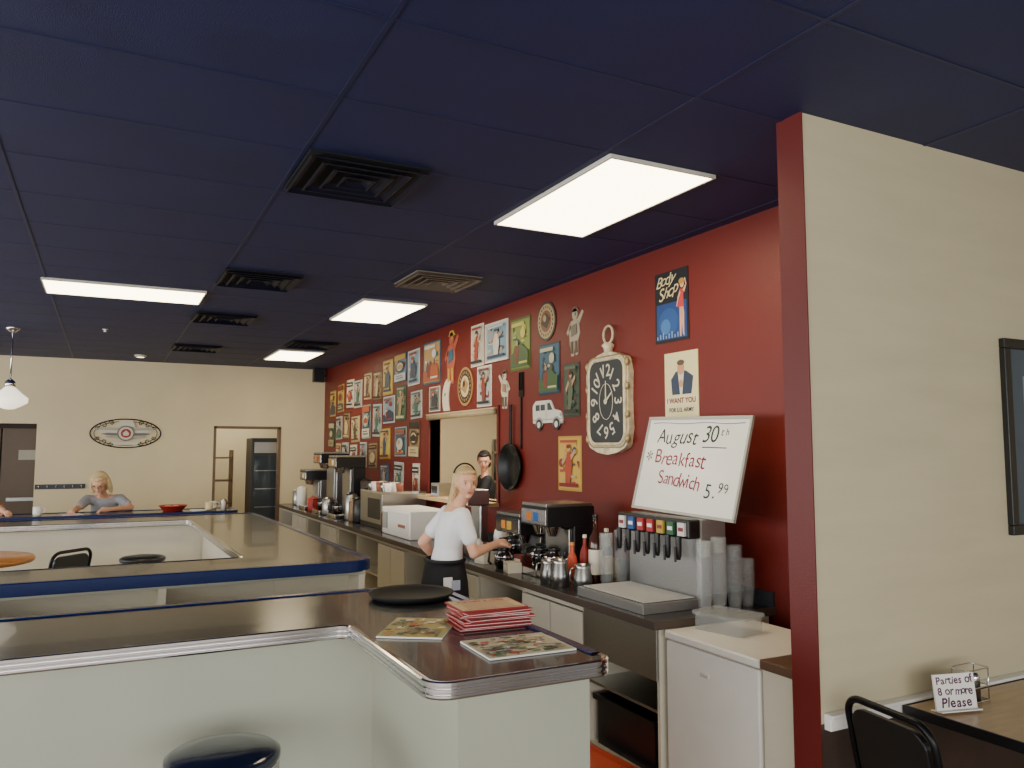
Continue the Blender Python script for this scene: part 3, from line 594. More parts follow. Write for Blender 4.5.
for i in range(13):
    a=PI*1.45-PI*.9*i/12; pts.append((.08*math.cos(a)+.08,.17*math.sin(a)))
b.prism(pts,0,.012,C("#D9CDB8")); b.disc(-.09,.04,.02,.02,.012,.014,C("#8A6A48"),12); b.obj("crescent_decoration",M=wallM(7.85,2.31),label="cream crescent shaped wall decoration",category="wall decoration")
b=MB(); wv=C("#D8D6C8"); gv=C("#9A9A90"); dk=C("#3A3F44")
b.prism(fillet([(-.25,-.06,.01),(-.255,.09,.03),(-.2,.13,.03),(.05,.128,.03),(.11,.05,.02),(.22,.03,.03),(.25,-.06,.02)]),0,.012,wv)
for xx in (-.14,.15): b.disc(xx,-.06,.062,.05,.0122,.013,gv,20); b.disc(xx,-.075,.048,.048,.0,.016,C("#2A2A2A"),20); b.disc(xx,-.075,.026,.026,.016,.018,wv,16)
b.prism([(-.0,.045),(.085,.045),(.04,.105),(-.0,.105)],.0122,.0135,dk); b.box(-.2,-.13,.045,.095,.0122,.0135,dk); b.box(-.115,-.04,.045,.095,.0122,.0135,dk); b.box(-.25,.25,-.035,-.028,.0122,.0135,gv); b.box(-.02,-.017,-.05,.12,.0122,.0135,gv); b.disc(.215,.0,.014,.016,.0122,.014,gv,12); b.box(.2,.26,-.07,-.055,.012,.016,gv)
b.obj("van_sign",M=wallM(5.705,2.035),label="white vintage panel van cut-out on red wall",category="wall decoration")
e=empty("wall_frying_pan",M=wallM(6.35,1.60),label="oversized black frying pan hanging on the red wall",category="frying pan")
b=MB(); b.lathe([(0,.012),(.17,.012),(.205,.05),(.215,.05),(.19,0.0),(0,0)],iron,seg=36,sy=1.0); b.obj("pan",e)
b=MB(); b.prism([(-.02,.19),(.02,.19),(.014,.5),(.022,.56),(-.022,.56),(-.014,.5)],.02,.035,iron); b.obj("handle",e,bevel=.004)
e=empty("wall_fork",M=wallM(6.18,2.1),label="oversized black fork hanging on the red wall",category="utensil")
b=MB(); b.prism([(-.012,-.34),(.012,-.34),(.01,.12),(-.01,.12)],0,.012,iron); b.obj("handle",e)
b=MB(); b.prism([(-.045,.12),(.045,.12),(.045,.18),(-.045,.18)],0,.010,iron)
for k in range(4): b.box(-.045+k*.027,-.035+k*.027,.18,.34,.0,.010,iron)
b.obj("tines",e)
# clock
e=empty("wall_clock",M=wallM(4.775,2.10),label="large cream pocket-watch style wall clock with dark face",category="clock")
cl=mat("clock_cream","#D2C6A6",.45,.1,.3,16,.5,40)
cg=mat("clock_gold","#A8966A",.4,.5,.3,20)
def rr(w,h,r): return fillet([(-w,-h,r),(w,-h,r),(w,h,r),(-w,h,r)])
b=MB(); b.prism(fillet([(-.24,-.33,.06),(-.12,-.37,.05),(0,-.385,.05),(.12,-.37,.05),(.24,-.33,.06),(.27,-.2,.05),(.26,0,.05),(.27,.2,.05),(.24,.31,.06),(.1,.35,.05),(0,.37,.05),(-.1,.35,.05),(-.24,.31,.06),(-.27,.2,.05),(-.26,0,.05),(-.27,-.2,.05)]),0,.05,cl)
b.tube([(x,y,.05) for x,y in rr(.226,.308,.09)],.013,cl,8,closed=True); b.tube([(x,y,.052) for x,y in rr(.248,.33,.09)],.006,cg,6,closed=True)
for sx in (-1,1):
    for yy in (-.27,-.1,.1,.27): b.ell((sx*.252,yy,.045),(.02,.035,.02),cg,10)
b.obj("case",e,bevel=.01)
b=MB(); b.prism(rr(.219,.30,.085),.05,.054,C("#262B2F")); b.obj("dial",e)
b=MB(); nm=C("#CFC8B0")
for k in range(1,13):
    a=PI/2-k*PI/6; b.text(str(k),.125,nm,.148*math.cos(a),.222*math.sin(a),.0555,rot=a-PI/2,thick=.0015)
b.tube([(.085*math.cos(2*PI*i/30),.13*math.sin(2*PI*i/30),.055) for i in range(30)],.0025,nm,5,closed=True)
b.obj("numerals",e)
b=MB(); b.disc(0,0,.02,.02,.058,.062,nm,16); b.prism([(-.008,0),(.008,0),(.004,.15),(-.004,.15)],.057,.059,nm)
a=-.9; R2=lambda x,y:(x*math.cos(a)-y*math.sin(a),x*math.sin(a)+y*math.cos(a))
b.prism([R2(-.01,0),R2(.01,0),R2(.005,.11),R2(-.005,.11)],.0595,.061,nm); b.obj("clock_hands",e)
b=MB(); b.lathe([(.03,0),(.035,.03),(.05,.05),(.03,.07)],cl,c=(0,0,0),seg=16)
b.v=[(x,z+.36,y+.03) for x,y,z in b.v]
b.tube([(.06*math.cos(2*PI*i/24),.49+.065*math.sin(2*PI*i/24),.03) for i in range(24)],.009,cl,8,closed=True); b.obj("hanging_ring",e)
# roller shade & kitchen
e=empty("roller_shade",(XR-.03,7.53,2.11),label="rolled up tan shade over the serving window",category="shade")
b=MB(); b.tube([(0,-.86,0),(0,.86,0)],.028,C("#A8956E"),14); b.obj("roll",e); b=MB(); b.box(-.02,.031,-.88,.88,.025,.04,C("#B9A886")); b.obj("bracket_rail",e)
e=empty("kitchen_hood",(4.9,7.6,1.95),label="stainless exhaust hood inside the kitchen",category="range hood")
b=MB(); vs=[(-.5,-1.2,0),(.5,-1.2,0),(.5,1.2,0),(-.5,1.2,0),(-.2,-1.0,.5),(.5,-1.0,.5),(.5,1.0,.5),(-.2,1.0,.5)]
b.add(vs,[(3,2,1,0),(4,5,6,7),(0,1,5,4),(1,2,6,5),(2,3,7,6),(3,0,4,7)],steel); b.box(-.2,.5,-1,1,.5,1.15,steel); b.obj("canopy",e)
e=empty("kitchen_shelf",(5.1,9.35,0),label="kitchen shelving with dark pots seen through the window",category="shelf")
b=MB(); 
for z in (.9,1.3,1.7): b.box(-.3,.3,-.6,.6,z,z+.03,steel)
for sx in (-.28,.28):
    for sy in (-.58,.58): b.box(sx-.02,sx+.02,sy-.02,sy+.02,0,1.9,steel)
b.obj("rack",e)
for k in range(5):
    b=MB(); b.lathe([(0,0),(.09,0),(.09,.15),(.085,.15),(.08,.01),(0,.01)],[iron,steel,C("#B07A3A")][k%3],seg=18); b.obj("cooking_pot",loc=(5.0,8.87+.24*k,1.331),label="cooking pot on the kitchen shelf",category="pot",group="kitchen pots")
for k in range(6):
    b=MB(); b.lathe([(0,0),(.06,0),(.11,.015),(.1,.015),(0,.005)],white,seg=20); b.obj("plate",loc=(3.2,6.95,1.261+.012*k),label="white plate stacked on the serving window ledge",category="plate",group="plates on the ledge")
e=empty("ticket_printer",(3.22,7.9,1.261),label="small steel and black box on the serving window ledge",category="printer")
b=MB(); b.box(-.09,.09,-.1,.1,0,.14,steel); b.box(-.095,-.09,-.07,.07,.03,.11,black); b.obj("body",e,bevel=.008)
# ------------------------------------------------------------ back wall decor
e=empty("oval_sign",M=backM(.27,2.0),label="oval openwork metal winged emblem with red centre",category="sign")
b=MB(); ring=lambda rx,ry,z,n=40:[(rx*math.cos(2*PI*i/n),ry*math.sin(2*PI*i/n),z) for i in range(n)]
b.tube(ring(.48,.215,.012),.009,iron,8,closed=True); b.tube(ring(.43,.18,.012),.004,iron,6,closed=True)
for s in (-1,1):
    for t in (-1,1):
        for cx,cy,r in ((.30,.12,.05),(.20,.15,.04),(.38,.07,.035)):
            b.tube([(s*(cx+r*(1-k/14)*math.cos(k*.6)),t*(cy+r*(1-k/14)*math.sin(k*.6)),.014) for k in range(13)],.005,iron,6)
b.obj("metal_ring",e)
b=MB(); sv=C("#A8A290",.35); sv2=C("#6E6A5E",.4); sv3=C("#D0CBB8",.35)
for s in (-1,1):
    for k in range(4):
        y0=.060-k*.040; L=.44-k*.05
        b.prism([(s*.06,y0+.020),(s*L*.7,y0+.028),(s*L,y0+.012),(s*L*.75,y0-.010),(s*.06,y0-.016)],.014+.003*k,.022+.003*k,[sv,sv3,sv2,sv][k])
b.disc(0,.0,.12,.115,.02,.034,sv2,28); b.disc(0,0,.10,.095,.034,.038,sv3,24); b.disc(0,0,.07,.067,.038,.042,C("#A02420"),24)
b.prism([(-.13,.09),(0,.12),(.13,.09),(.09,.19),(-.09,.19)],.02,.03,sv3); b.prism([(-.2,-.13),(.2,-.13),(.15,-.175),(-.15,-.175)],.02,.03,sv3)
b.prism([(-.03,-.035),(.03,-.035),(.045,.0),(.0,.045),(-.045,.0)],.042,.045,sv3); b.obj("emblem",e)
e=empty("coat_hook_rail",M=backM(-.56,1.22),label="dark hook rail mounted on the beige wall",category="hook rail")
b=MB(); b.box(-.32,.32,-.035,.035,0,.015,C("#3A4048")); b.obj("board",e)
for k in range(6):
    b=MB(); x=-.27+k*.108; b.tube([(x,.01,.015),(x,-.01,.05),(x,.02,.06)],.006,chrome,6); b.obj("hook",e)
e=empty("brown_door",(-1.4,YB+.88,0),label="brown double door with window and push bar",category="door")
for s in (-1,1):
    b=MB(); x=s*.35; b.box(x-.34,x+.34,0,.04,0,2.08,C("#6B5A48")); d=b.obj("door_leaf",e,bevel=.004)
    b=MB(); b.box(x-.25,x+.25,-.05,-.03,.98,1.03,steel); b.box(x-.24,x-.21,-.03,0,.98,1.03,steel);b.box(x+.21,x+.24,-.03,0,.98,1.03,steel); b.obj("push_bar",d)
    b=MB(); b.box(x-.12,x+.12,-.006,0,1.6,1.75,C("#B9B3A0")); b.obj("notice_plate",d)
e=empty("drinks_fridge",(2.47,YB+.7,0),label="tall dark glass-front refrigerator in the doorway",category="refrigerator")
b=MB(); b.box(-.3,.3,-.3,.3,0,1.95,C("#2A2C30")); b.obj("body",e,bevel=.01)
b=MB(); b.box(-.26,.26,-.31,-.3,.25,1.65,C("#3A4248",.1))
for z in (.5,.8,1.1,1.4): b.box(-.24,.24,-.318,-.312,z,z+.015,steel)
b.obj("glass_door",e)
b=MB(); b.box(-.26,.26,-.312,-.3,1.7,1.88,steel); b.obj("header_panel",e)
e=empty("supply_shelf",(1.72,YB+1.6,0),label="wooden shelf frame inside the doorway",category="shelf")
b=MB()
for z in (.4,.8,1.2,1.6): b.box(-.2,.3,-.2,.2,z,z+.025,woodt)
for x in (-.19,.29): b.box(x-.012,x+.012,-.2,.2,0,1.75,woodt)
b.obj("frame",e)
def mug(loc,m=white,lab="white coffee mug on the counter"):
    e=empty("mug",loc,label=lab,category="mug"); b=MB(); b.lathe([(0,0),(.035,0),(.042,.02),(.042,.095),(.037,.095),(.035,.012),(0,.012)],m,seg=18); b.obj("body",e)
    b=MB(); b.tube([(.04,0,.08),(.07,0,.075),(.07,0,.035),(.04,0,.025)],.006,m,6); b.obj("handle",e)
mug((-.62,9.9,1.051)); mug((1.16,10.02,1.051)); mug((1.10,9.86,1.051),C("#D8C8A0"),"cream mug on the far counter")
b=MB(); rb=C("#C2302A"); b.lathe([(0,0),(.1,0),(.15,.06),(.155,.06),(.155,.065),(.145,.065),(.095,.008),(0,.008)],rb,seg=24); b.obj("serving_basket",loc=(.72,9.95,1.051),label="red plastic serving basket on the far counter",category="basket")
for k in range(4):
    b=MB(); b.ell((0,0,.03),(.05,.035,.025),C("#D8C8A0"),10); b.obj("bread_roll",loc=(.67+.08*(k%2),9.91+.08*(k//2),1.062),label="pale bread roll in the red basket",category="bread",group="bread rolls in the basket")
b=MB(); b.lathe([(0,0),(.07,0),(.10,.015),(.095,.018),(0,.006)],white,seg=24); b.obj("plate",loc=(.98,9.80,1.051),label="white plate on the far counter",category="plate")
b=MB(); b.box(-.1,.1,-.14,.14,0,.003,paper); b.obj("paper_sheet",loc=(-.30,9.90,1.051),rot=(0,0,.2),label="sheet of paper under the seated woman's hand",category="paper")
for i,(x,y) in enumerate(((1.26,9.9),(1.29,10.02))):
    b=MB(); b.lathe([(0,0),(.025,0),(.028,.09),(.02,.11),(0,.12)],[white,C("#8A4A35")][i],seg=14); b.obj("condiment_shaker",loc=(x,y,1.051),label="small condiment shaker on the far counter",category="shaker")
e=empty("round_table",(-.98,7.55,0),label="round orange wood table inside the curved counter",category="table")
b=MB(); b.lathe([(0,.86),(.5,.86),(.51,.87),(.51,.89),(.5,.9),(0,.9)],woodo,seg=40); b.obj("tabletop",e)
b=MB(); b.lathe([(0,0),(.28,0),(.28,.02),(.05,.06),(.04,.86),(0,.86)],black,seg=20); b.obj("pedestal",e)
def chair(loc,rz,label,zt=.86):
    e=empty("dining_chair",loc,rot=(0,0,rz),label=label,category="chair")
    b=MB(); b.prism(fillet([(-.2,-.2,.05),(.2,-.21,.05),(.2,.21,.05),(-.2,.2,.05)]),.42,.47,black); b.obj("seat",e,bevel=.012)
    for sx,sy in ((.17,-.17),(.17,.17),(-.17,-.17),(-.17,.17)):
        b=MB(); b.tube([(sx*1.15,sy*1.1,0),(sx,sy,.42)],.012,iron,8); b.obj("leg",e)
    b=MB(); fr=fillet([(-.19,.42,0),(-.19,zt,.07),(.19,zt,.07),(.19,.42,0)],False)
    b.tube([(-.2-(z-.42)*.2,y,z) for y,z in fr],.013,iron,10)
    b.obj("back_frame",e)
    b=MB(); q=fillet([(-.165,.58,.03),(.165,.58,.03),(.165,zt-.03,.06),(-.165,zt-.03,.06)])
    vs=[(-.2-(z-.42)*.2+.014,y,z) for y,z in q]+[(-.2-(z-.42)*.2-.014,y,z) for y,z in q]; n=len(q)
    b.add(vs,[tuple(range(n)),tuple(range(n,2*n))[::-1]]+[(i,n+i,n+(i+1)%n,(i+1)%n) for i in range(n)],black); b.obj("backrest",e,bevel=.005)
chair((-.42,7.3,.0),2.4,"black vinyl chair at the orange table",.97)
# ------------------------------------------------------------ right dining table
e=empty("dining_table",(3.45,1.77,0),label="wood-topped dining table against the cream partition",category="table")
b=MB(); b.box(-.60,.60,-.38,.38,.715,.745,wood); b.obj("tabletop",e,bevel=.004)
b=MB(); b.box(-.607,-.60,-.385,.385,.71,.748,black);b.box(.60,.607,-.385,.385,.71,.748,black);b.box(-.6,.6,-.387,-.38,.71,.748,black);b.box(-.6,.6,.38,.385,.71,.748,black); b.obj("edge_band",e)
b=MB(); b.box(-.3,.3,-.03,.03,0,.03,black); b.box(-.03,.03,-.3,.3,0,.03,black); b.tube([(0,0,.03),(0,0,.715)],.035,black,14); b.obj("pedestal",e)
chair((2.70,1.86,0),math.radians(-8),"black metal and vinyl chair at the dining table",.86)
chair((3.72,1.15,0),math.radians(90),"black metal and vinyl chair with back to aisle",.86)
b=MB(); b.box(-.092,.092,-.004,.004,0,.135,paper); b.box(-.092,.092,-.03,.03,0,.004,paper)
b.M=Matrix(((1,0,0,0),(0,0,-1,-.0045),(0,1,0,0),(0,0,0,1)))
pm=C("#4A1540"); b.hand("Parties of",.041,pm,-.084,.084,.112,0,31,0,0,.0008); b.hand("8 or more",.041,pm,-.080,.080,.072,0,32,0,0,.0008); b.hand("Please",.048,pm,-.07,.07,.028,0,33,0,0,.0011)
b.M=None; b.obj("table_sign",loc=(2.96,2.01,.750),rot=(-.12,0,math.radians(-14)),label="small white handwritten sign standing on the dining table",category="sign")
def shaker(loc,m,lab):
    e=empty("shaker",loc,label=lab,category="shaker"); b=MB(); b.lathe([(0,0),(.022,0),(.022,.07),(.019,.08)],m,seg=16); b.obj("body",e)
    b=MB(); b.lathe([(.021,.078),(.022,.09),(.015,.105),(0,.108)],chrome,seg=16); b.obj("cap",e)
shaker((3.11,2.07,.746),mat("salt_glass","#C9C9C4",.1),"glass salt shaker with chrome cap"); shaker((3.165,2.07,.746),C("#3A3028"),"pepper shaker with chrome cap")
e=empty("condiment_rack",(3.14,2.07,.746),label="chrome wire condiment rack on the dining table",category="rack")
b=MB()
for z in (.004,.06,.13): b.tube([(x,y,z) for x,y in rr(.07,.04,.015)],.003,chrome,6,closed=True)
for x,y in ((-.07,-.03),(.07,-.03),(-.07,.03),(.07,.03)): b.tube([(x,y,0),(x,y,.13)],.003,chrome,6)
b.obj("wire_frame",e)
e=empty("wall_picture",M=Matrix(((1,0,0,4.02),(0,0,-1,2.201),(0,1,0,1.815),(0,0,0,1))),label="black framed picture on the cream partition",category="picture")
b=MB(); w,h,t=.36,.45,.045
b.box(-w,w,-h,-h+t,0,.03,black);b.box(-w,w,h-t,h,0,.03,black);b.box(-w,-w+t,-h+t,h-t,0,.03,black);b.box(w-t,w,-h+t,h-t,0,.03,black); b.obj("frame",e,bevel=.004)
b=MB(); b.box(-w+t,w-t,-h+t,h-t,0,.008,C("#4A5560")); b.box(-.2,.2,-.28,.28,.009,.01,C("#8A9A9A")); b.obj("print",e)
# ------------------------------------------------------------ people
def remesh(b,name,vox,matl,smooth=6,parent=None):
    ob=bpy.data.objects.new("tmp",b.mesh("tmp")); COL.objects.link(ob)
    r=ob.modifiers.new("r",'REMESH'); r.mode='VOXEL'; r.voxel_size=vox
    s=ob.modifiers.new("s",'SMOOTH'); s.iterations=smooth; s.factor=.5
    dg=bpy.context.evaluated_depsgraph_get(); me=bpy.data.meshes.new_from_object(ob.evaluated_get(dg)); me.name=name
    bpy.data.objects.remove(ob)
    me.materials.clear(); me.materials.append(matl)
    for p in me.polygons: p.material_index=0; p.use_smooth=True
    o2=bpy.data.objects.new(name,me); COL.objects.link(o2)
    if parent is not None: o2.parent=parent
    return o2
def chain(b,pts,rad,dens=3.0,sc=(1,1,1),R=None,seg=12):
    for i in range(len(pts)-1):
        a=Vector(pts[i]);c=Vector(pts[i+1]);ra,rc=rad[i],rad[i+1]
        n=max(2,int((c-a).length/min(ra,rc)*dens))
        for k in range(n+1):
            t=k/n; r=ra+(rc-ra)*t; b.ell(a.lerp(c,t),(r*sc[0],r*sc[1],r*sc[2]),skin,seg,R)
def hand(b,w,d,palmn,size=1.0,curl=.5):
    w=Vector(w);d=Vector(d).normalized();pn=Vector(palmn).normalized();s=d.cross(pn).normalized()
    chain(b,[w,w+d*.04*size,w+d*.08*size],[.024*size,.03*size,.032*size],3,(1,1,1))
    for k,(o,l) in enumerate(((-.028,.06),(-.009,.07),(.010,.066),(.028,.05))):
        p=w+d*.085*size+s*o*size; p1=p+(d+pn*.3*curl).normalized()*l*.45*size; p2=p1+(d+pn*1.2*curl).normalized()*l*.32*size; p3=p2+(d*.6+pn*2*curl).normalized()*l*.28*size
        chain(b,[p,p1,p2,p3],[.0095*size,.0088*size,.008*size,.0072*size],2.5,seg=8)
    p=w+d*.03*size-s*.026*size; p1=p+(d*.6-s*.8+pn*.3).normalized()*.035*size; p2=p1+(d-s*.2+pn*.5).normalized()*.028*size
    chain(b,[p,p1,p2],[.0125*size,.0105*size,.0085*size],2.5,seg=8)
def person(label,hip,chest,headc,face,sh_r,sh_l,arm_r,arm_l,hd_r,hd_l,legs,shirtm,hairm,pantm,bodydir,hairstyle,apron=False,vox=.006,palm=(0,0,-1),hs=1.0,glasses=False,tw=1.0):
    e=empty("person",(hip[0],hip[1],0),label=label,category="person")
    off=Vector((hip[0],hip[1],0)); L=lambda p:Vector(p)-off
    bd=Vector((bodydir[0],bodydir[1])).normalized(); ang=math.atan2(bd.y,bd.x)
    R=Matrix.Rotation(ang,3,'Z')
    hip,chest,headc=L(hip),L(chest),L(headc)
    b=MB(); face=Vector(face).normalized(); side=Vector((0,0,1)).cross(face).normalized()
    fr=Matrix((face,side,face.cross(side))).transposed()
    F=lambda x,y,z: headc+fr@Vector((x*hs,y*hs,z*hs))
    E=lambda c,r,m,sg=12,bb=None: (bb or b).ell(F(*c),tuple(q*hs for q in r),m,sg,fr)
    tor=[(0,.105*tw,.145*tw),(.25,.10*tw,.14*tw),(.5,.085*tw,.118*tw),(.8,.095*tw,.135*tw),(1.0,.082*tw,.13*tw)]
    def torso(bb,g=0,t0=0):
        for i in range(len(tor)-1):
            for k in range(6):
                t=k/5;u=tor[i][0]+(tor[i+1][0]-tor[i][0])*t
                if u<t0: continue
                rx=tor[i][1]+(tor[i+1][1]-tor[i][1])*t+g; ry=tor[i][2]+(tor[i+1][2]-tor[i][2])*t+g
                bb.ell(hip.lerp(chest,u),(rx,ry,.07),skin,16,R)
    torso(b)
    nb=chest+Vector((0,0,.03))
    chain(b,[L(sh_l),nb,L(sh_r)],[.048,.060,.048])
    chain(b,[nb,headc-Vector((0,0,.07))-face*.02],[.050,.043])
    E((-.012,0,.02),(.093,.075,.096),skin,20); E((.02,0,-.035),(.060,.056,.072),skin,18); E((.055,0,-.088),(.024,.026,.018),skin)
    E((.084,0,-.016),(.013,.009,.024),skin,10); E((.091,0,-.030),(.010,.012,.009),skin,10); E((.070,0,.032),(.014,.05,.012),skin)
    for s in (-1,1): E((-.005,s*.074,-.005),(.018,.008,.026),skin,10); E((.050,s*.034,-.03),(.024,.020,.022),skin,10); E((.062,s*.030,.004),(.014,.016,.010),skin,10)
    arms=((sh_r,arm_r,hd_r),(sh_l,arm_l,hd_l))
    for sh,ar,hd in arms:
        chain(b,[L(sh),L(ar[0]),L(ar[1])],[.044,.035,.024]); chain(b,[L(ar[0]),Vector(L(ar[0])).lerp(L(ar[1]),.3)],[.034,.034])
        hand(b,L(ar[1]),hd,palm)
    for lg in legs:
        q=[L(p) for p in lg]; chain(b,q[:3],[.085,.055,.038]); chain(b,[q[1],q[1].lerp(q[2],.3)],[.055,.056]); chain(b,q[2:],[.036,.03])
    remesh(b,"body",vox,skin,4,e)
    for s in (-1,1):
        m=MB(); E((.071,s*.030,.004),(.006,.0115,.0050),eyew,12,m); E((.0755,s*.030,.004),(.0035,.0052,.0048),eyed,10,m)
        E((.073,s*.030,.010),(.006,.012,.0018),mat("eyelash","#5A4030",.7),10,m); E((.076,s*.031,.022),(.007,.015,.0022),mat("eyebrow","#96744C",.7),10,m); m.obj("eye",e)
    m=MB(); E((.076,0,-.058),(.006,.019,.0045),lips,12,m); E((.075,0,-.065),(.006,.014,.005),lips,12,m); m.obj("mouth",e)
    if glasses:
        m=MB()
        for s in (-1,1): m.tube([F(.092,s*.030+.022*math.cos(2*PI*i/16),.003+.016*math.sin(2*PI*i/16)) for i in range(16)],.002,black,5,closed=True); m.tube([F(.09,s*.052,.006),F(.04,s*.075,.006),F(-.01,s*.08,.004)],.0015,black,5)
        m.tube([F(.094,-.008,.005),F(.094,.008,.005)],.002,black,5); m.obj("eyeglasses",e)
    b=MB(); torso(b,.014,.05)
    chain(b,[L(sh_l),chest+Vector((0,0,.012)),L(sh_r)],[.056,.062,.056])
    for sh,ar,hd in arms:
        a=L(sh);c=a.lerp(L(ar[0]),.6); chain(b,[a,c],[.058,.053])
    remesh(b,"shirt",.008,shirtm,4,e)
    b=MB()
    b.ell(hip+Vector((0,0,.0)),(.118*tw,.155*tw,.09),skin,16,R)
    for lg in legs:
        q=[L(p) for p in lg]; chain(b,[q[0],q[1],q[2]+Vector((0,0,.02))],[.095,.07,.055])
    remesh(b,"trousers",.012,pantm,5,e)
    for lg in legs:
        q=[L(p) for p in lg]; m=MB(); c=(q[2]+q[3])/2; d=(q[3]-q[2]); a=math.atan2(d.y,d.x)
        m.ell((c.x,c.y,q[3].z+.015),(.14,.05,.045),black,16,Matrix.Rotation(a,3,'Z')); m.obj("shoe",e)
    b=MB()
    E((-.032,0,.030),(.096,.086,.095),skin,20); E((.022,0,.080),(.055,.064,.028),skin,16)
    for line,rad in hairstyle: 
        chain(b,[F(*p) for p in line],[q*hs for q in rad],3,seg=12)
    remesh(b,"hair",.006,hairm,2,e)
    if apron:
        m=MB(); n=24; H0,H1=.74,1.04; vs=[];fs=[]
        for j,(z,g) in enumerate(((H0,.05),((H0+H1)/2,.04),(H1,.012))):
            for i in range(n):
                a=2*PI*i/n; v=R@Vector(((.12*tw+g)*math.cos(a),(.155*tw+g)*math.sin(a)*(1+.03*math.sin(5*a)),0)); vs.append((hip.x+v.x,hip.y+v.y,z))
        for j in range(2):
            for i in range(n): k=(i+1)%n; fs.append((j*n+i,j*n+k,(j+1)*n+k,(j+1)*n+i))
        m.add(vs,fs,apronm,True); ap=m.obj("apron",e); sm=ap.modifiers.new("solid",'SOLIDIFY'); sm.thickness=.006
        m=MB(); m.tube([hip+R@Vector((.135*tw*math.cos(2*PI*i/24),.172*tw*math.sin(2*PI*i/24),1.035-hip.z)) for i in range(24)],.012,apronm,8,closed=True); m.obj("apron_belt",e)
        for k,(aa,c) in enumerate(((-1.75,"#E9E9E6"),(-1.45,"#A8B0C8"))):
            m=MB(); v=R@Vector((.170*math.cos(aa),.21*math.sin(aa),0)); m.box(hip.x+v.x-.028,hip.x+v.x+.028,hip.y+v.y-.006,hip.y+v.y+.006,.87,.95-.02*k,C(c))
            m.obj("order_pad",e)
    return e
w=person("young server in white t-shirt and black apron looking over shoulder",
 (2.01,4.88,.93),(2.05,4.86,1.29),(2.13,4.81,1.53),(-.12,-1,-.02),(2.07,4.735,1.325),(2.07,4.985,1.325),
 [(2.13,4.68,1.09),(2.37,4.85,1.12)],[(1.93,5.08,1.13),(2.06,5.14,.99)],(.8,.45,-.05),(1,-.3,-.1),
 [[(2.01,4.80,.88),(2.03,4.79,.48),(2.01,4.79,.07),(2.13,4.78,.03)],[(2.01,4.96,.88),(2.04,4.97,.48),(2.02,4.98,.07),(2.14,4.99,.03)]],
 tee,hair,denim,(1,-.15),
 [([(-.03,-.066,.05),(-.02,-.082,-.0),(-.04,-.083,-.06),(-.06,-.09,-.13),(-.05,-.11,-.21),(-.03,-.12,-.28)],[.028,.022,.026,.030,.026,.012]),([(-.05,.0,.02),(-.08,-.04,-.08),(-.07,-.08,-.16)],[.05,.045,.028]),([(-.02,.07,.05),(-.03,.076,-.01),(-.04,.065,-.06)],[.022,.018,.010])],apron=True,hs=.92,tw=.92)
m=MB()
hc=Vector((2.13-2.01,4.81-4.88,1.53))
m.tube([hc+Vector((.083*math.cos(a)+.003,.034,.04+.091*math.sin(a))) for a in [PI*.10+PI*.80*i/16 for i in range(17)]],.006,black,8); m.obj("headband",w)
person("cook in black shirt standing inside the kitchen",(4.05,8.6,.95),(4.05,8.6,1.36),(4.02,8.56,1.62),(-.6,-1,-.3),(4.0,8.42,1.40),(4.1,8.78,1.40),
 [(3.88,8.38,1.16),(3.74,8.5,1.12)],[(3.98,8.86,1.16),(3.8,8.78,1.12)],(-1,.2,0),(-1,-.2,0),
 [[(4.05,8.51,.9),(4.05,8.51,.5),(4.06,8.51,.08),(3.95,8.5,.04)],[(4.05,8.69,.9),(4.05,8.69,.5),(4.06,8.69,.08),(3.95,8.69,.04)]],C("#16171C",.8),haird,denim,(-1,-.2),
 [([(-.05,-.03,.0),(-.06,.03,-.05)],[.06,.05])],vox=.009)
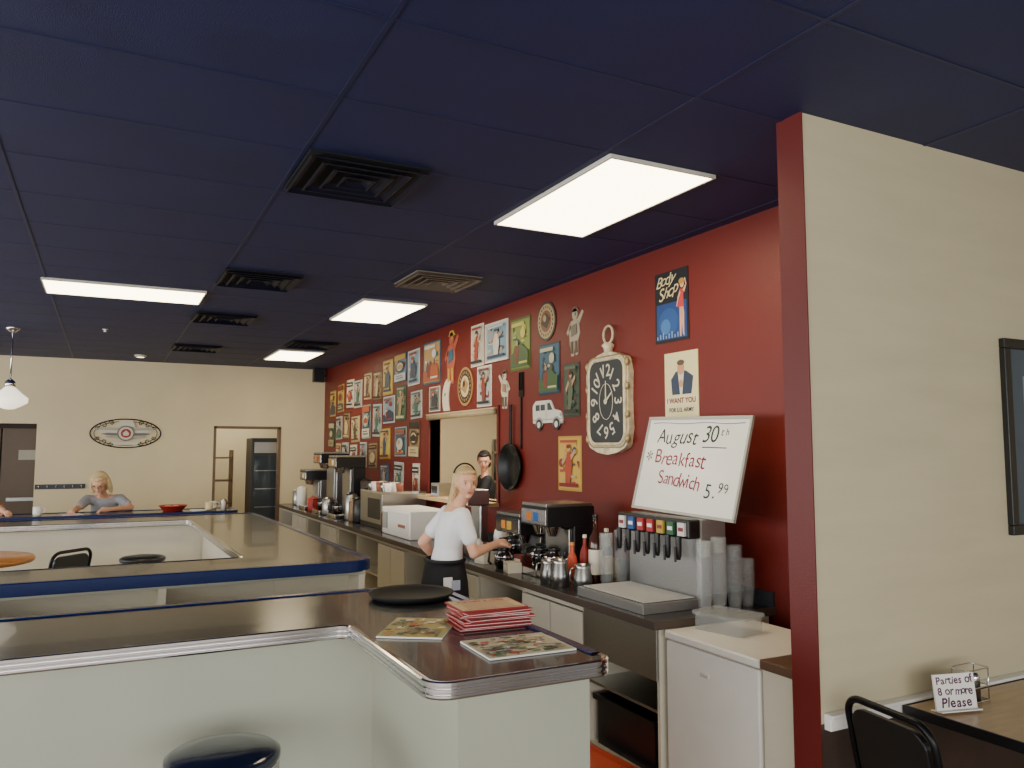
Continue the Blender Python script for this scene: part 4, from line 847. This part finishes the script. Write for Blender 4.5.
def far_lady(x,lab,sh,hr,la=((.27,10.22,1.09),(.06,10.06,1.085)),lh=(-1,-.3,-.05),gl=False):
    return person(lab,(x,10.62,.80),(x,10.42,1.15),(x-.06,10.24,1.37),(-.35,-1,-.65),(x-.18,10.38,1.18),(x+.16,10.40,1.18),
     [(x-.28,10.20,1.09),(x-.30,10.00,1.085)],[(x+la[0][0],)+la[0][1:],(x+la[1][0],)+la[1][1:]],(-.2,-1,-.1),lh,
     [[(x-.09,10.6,.78),(x-.11,10.38,.70),(x-.1,10.33,.30),(x-.1,10.23,.28)],[(x+.09,10.6,.78),(x+.11,10.38,.70),(x+.1,10.33,.30),(x+.1,10.23,.28)]],
     sh,hr,denim,(0,-1),
     [([(-.03,-.075,.04),(-.02,-.090,-.04),(-.02,-.092,-.12)],[.028,.028,.02]),([(-.03,.075,.04),(-.02,.090,-.04),(-.02,.092,-.12)],[.028,.028,.02]),([(-.07,0,.0),(-.08,0,-.1)],[.07,.05])],vox=.007,glasses=gl,hs=1.05)
far_lady(.02,"seated woman in grey t-shirt and glasses writing at the counter",teeg,hair2,gl=True)
far_lady(-1.24,"person seated at the far counter reaching forward",C("#A86A3A"),hair,((.27,10.2,1.10),(.33,9.98,1.085)),(.3,-1,0))
for x,l in ((.02,"stool under the seated woman"),(-1.24,"stool under the seated diner")): stool((x,10.66,0),"dark vinyl counter "+l,black,.69)
# ------------------------------------------------------------ lights
def area(name,loc,rot,sx,sy,power,col=(1,1,1)):
    l=bpy.data.lights.new(name,'AREA'); l.shape='RECTANGLE'; l.size=sx; l.size_y=sy; l.energy=power; l.color=col
    o=bpy.data.objects.new(name,l); COL.objects.link(o); o.location=loc; o.rotation_euler=rot; return o
area("window_daylight_front",(-1.2,-3.45,1.65),(PI/2,0,0),6,1.8,270,(1,.97,.93))
area("window_daylight_side",(-4.95,4.5,1.7),(PI/2,0,-PI/2),14,1.7,540,(1,.97,.92))
area("kitchen_lamp",(4.2,7.4,3.0),(0,0,0),.6,1.2,110,(1,.88,.68))
area("corridor_lamp",(2.0,YB+1.3,3.0),(0,0,0),.8,.8,35,(1,.92,.8))
wd=bpy.data.worlds.new("world"); bpy.context.scene.world=wd; wd.use_nodes=True
bg=wd.node_tree.nodes["Background"]; bg.inputs[0].default_value=(.85,.92,1,1); bg.inputs[1].default_value=1.4
c=bpy.data.cameras.new("camera");co=bpy.data.objects.new("camera",c);COL.objects.link(co)
co.location=(0,0,1.75);co.rotation_euler=(PI/2+math.atan(66/790),0,-math.radians(27.17));c.sensor_width=36;c.lens=36*790/1024;c.clip_start=.05
bpy.context.scene.camera=co
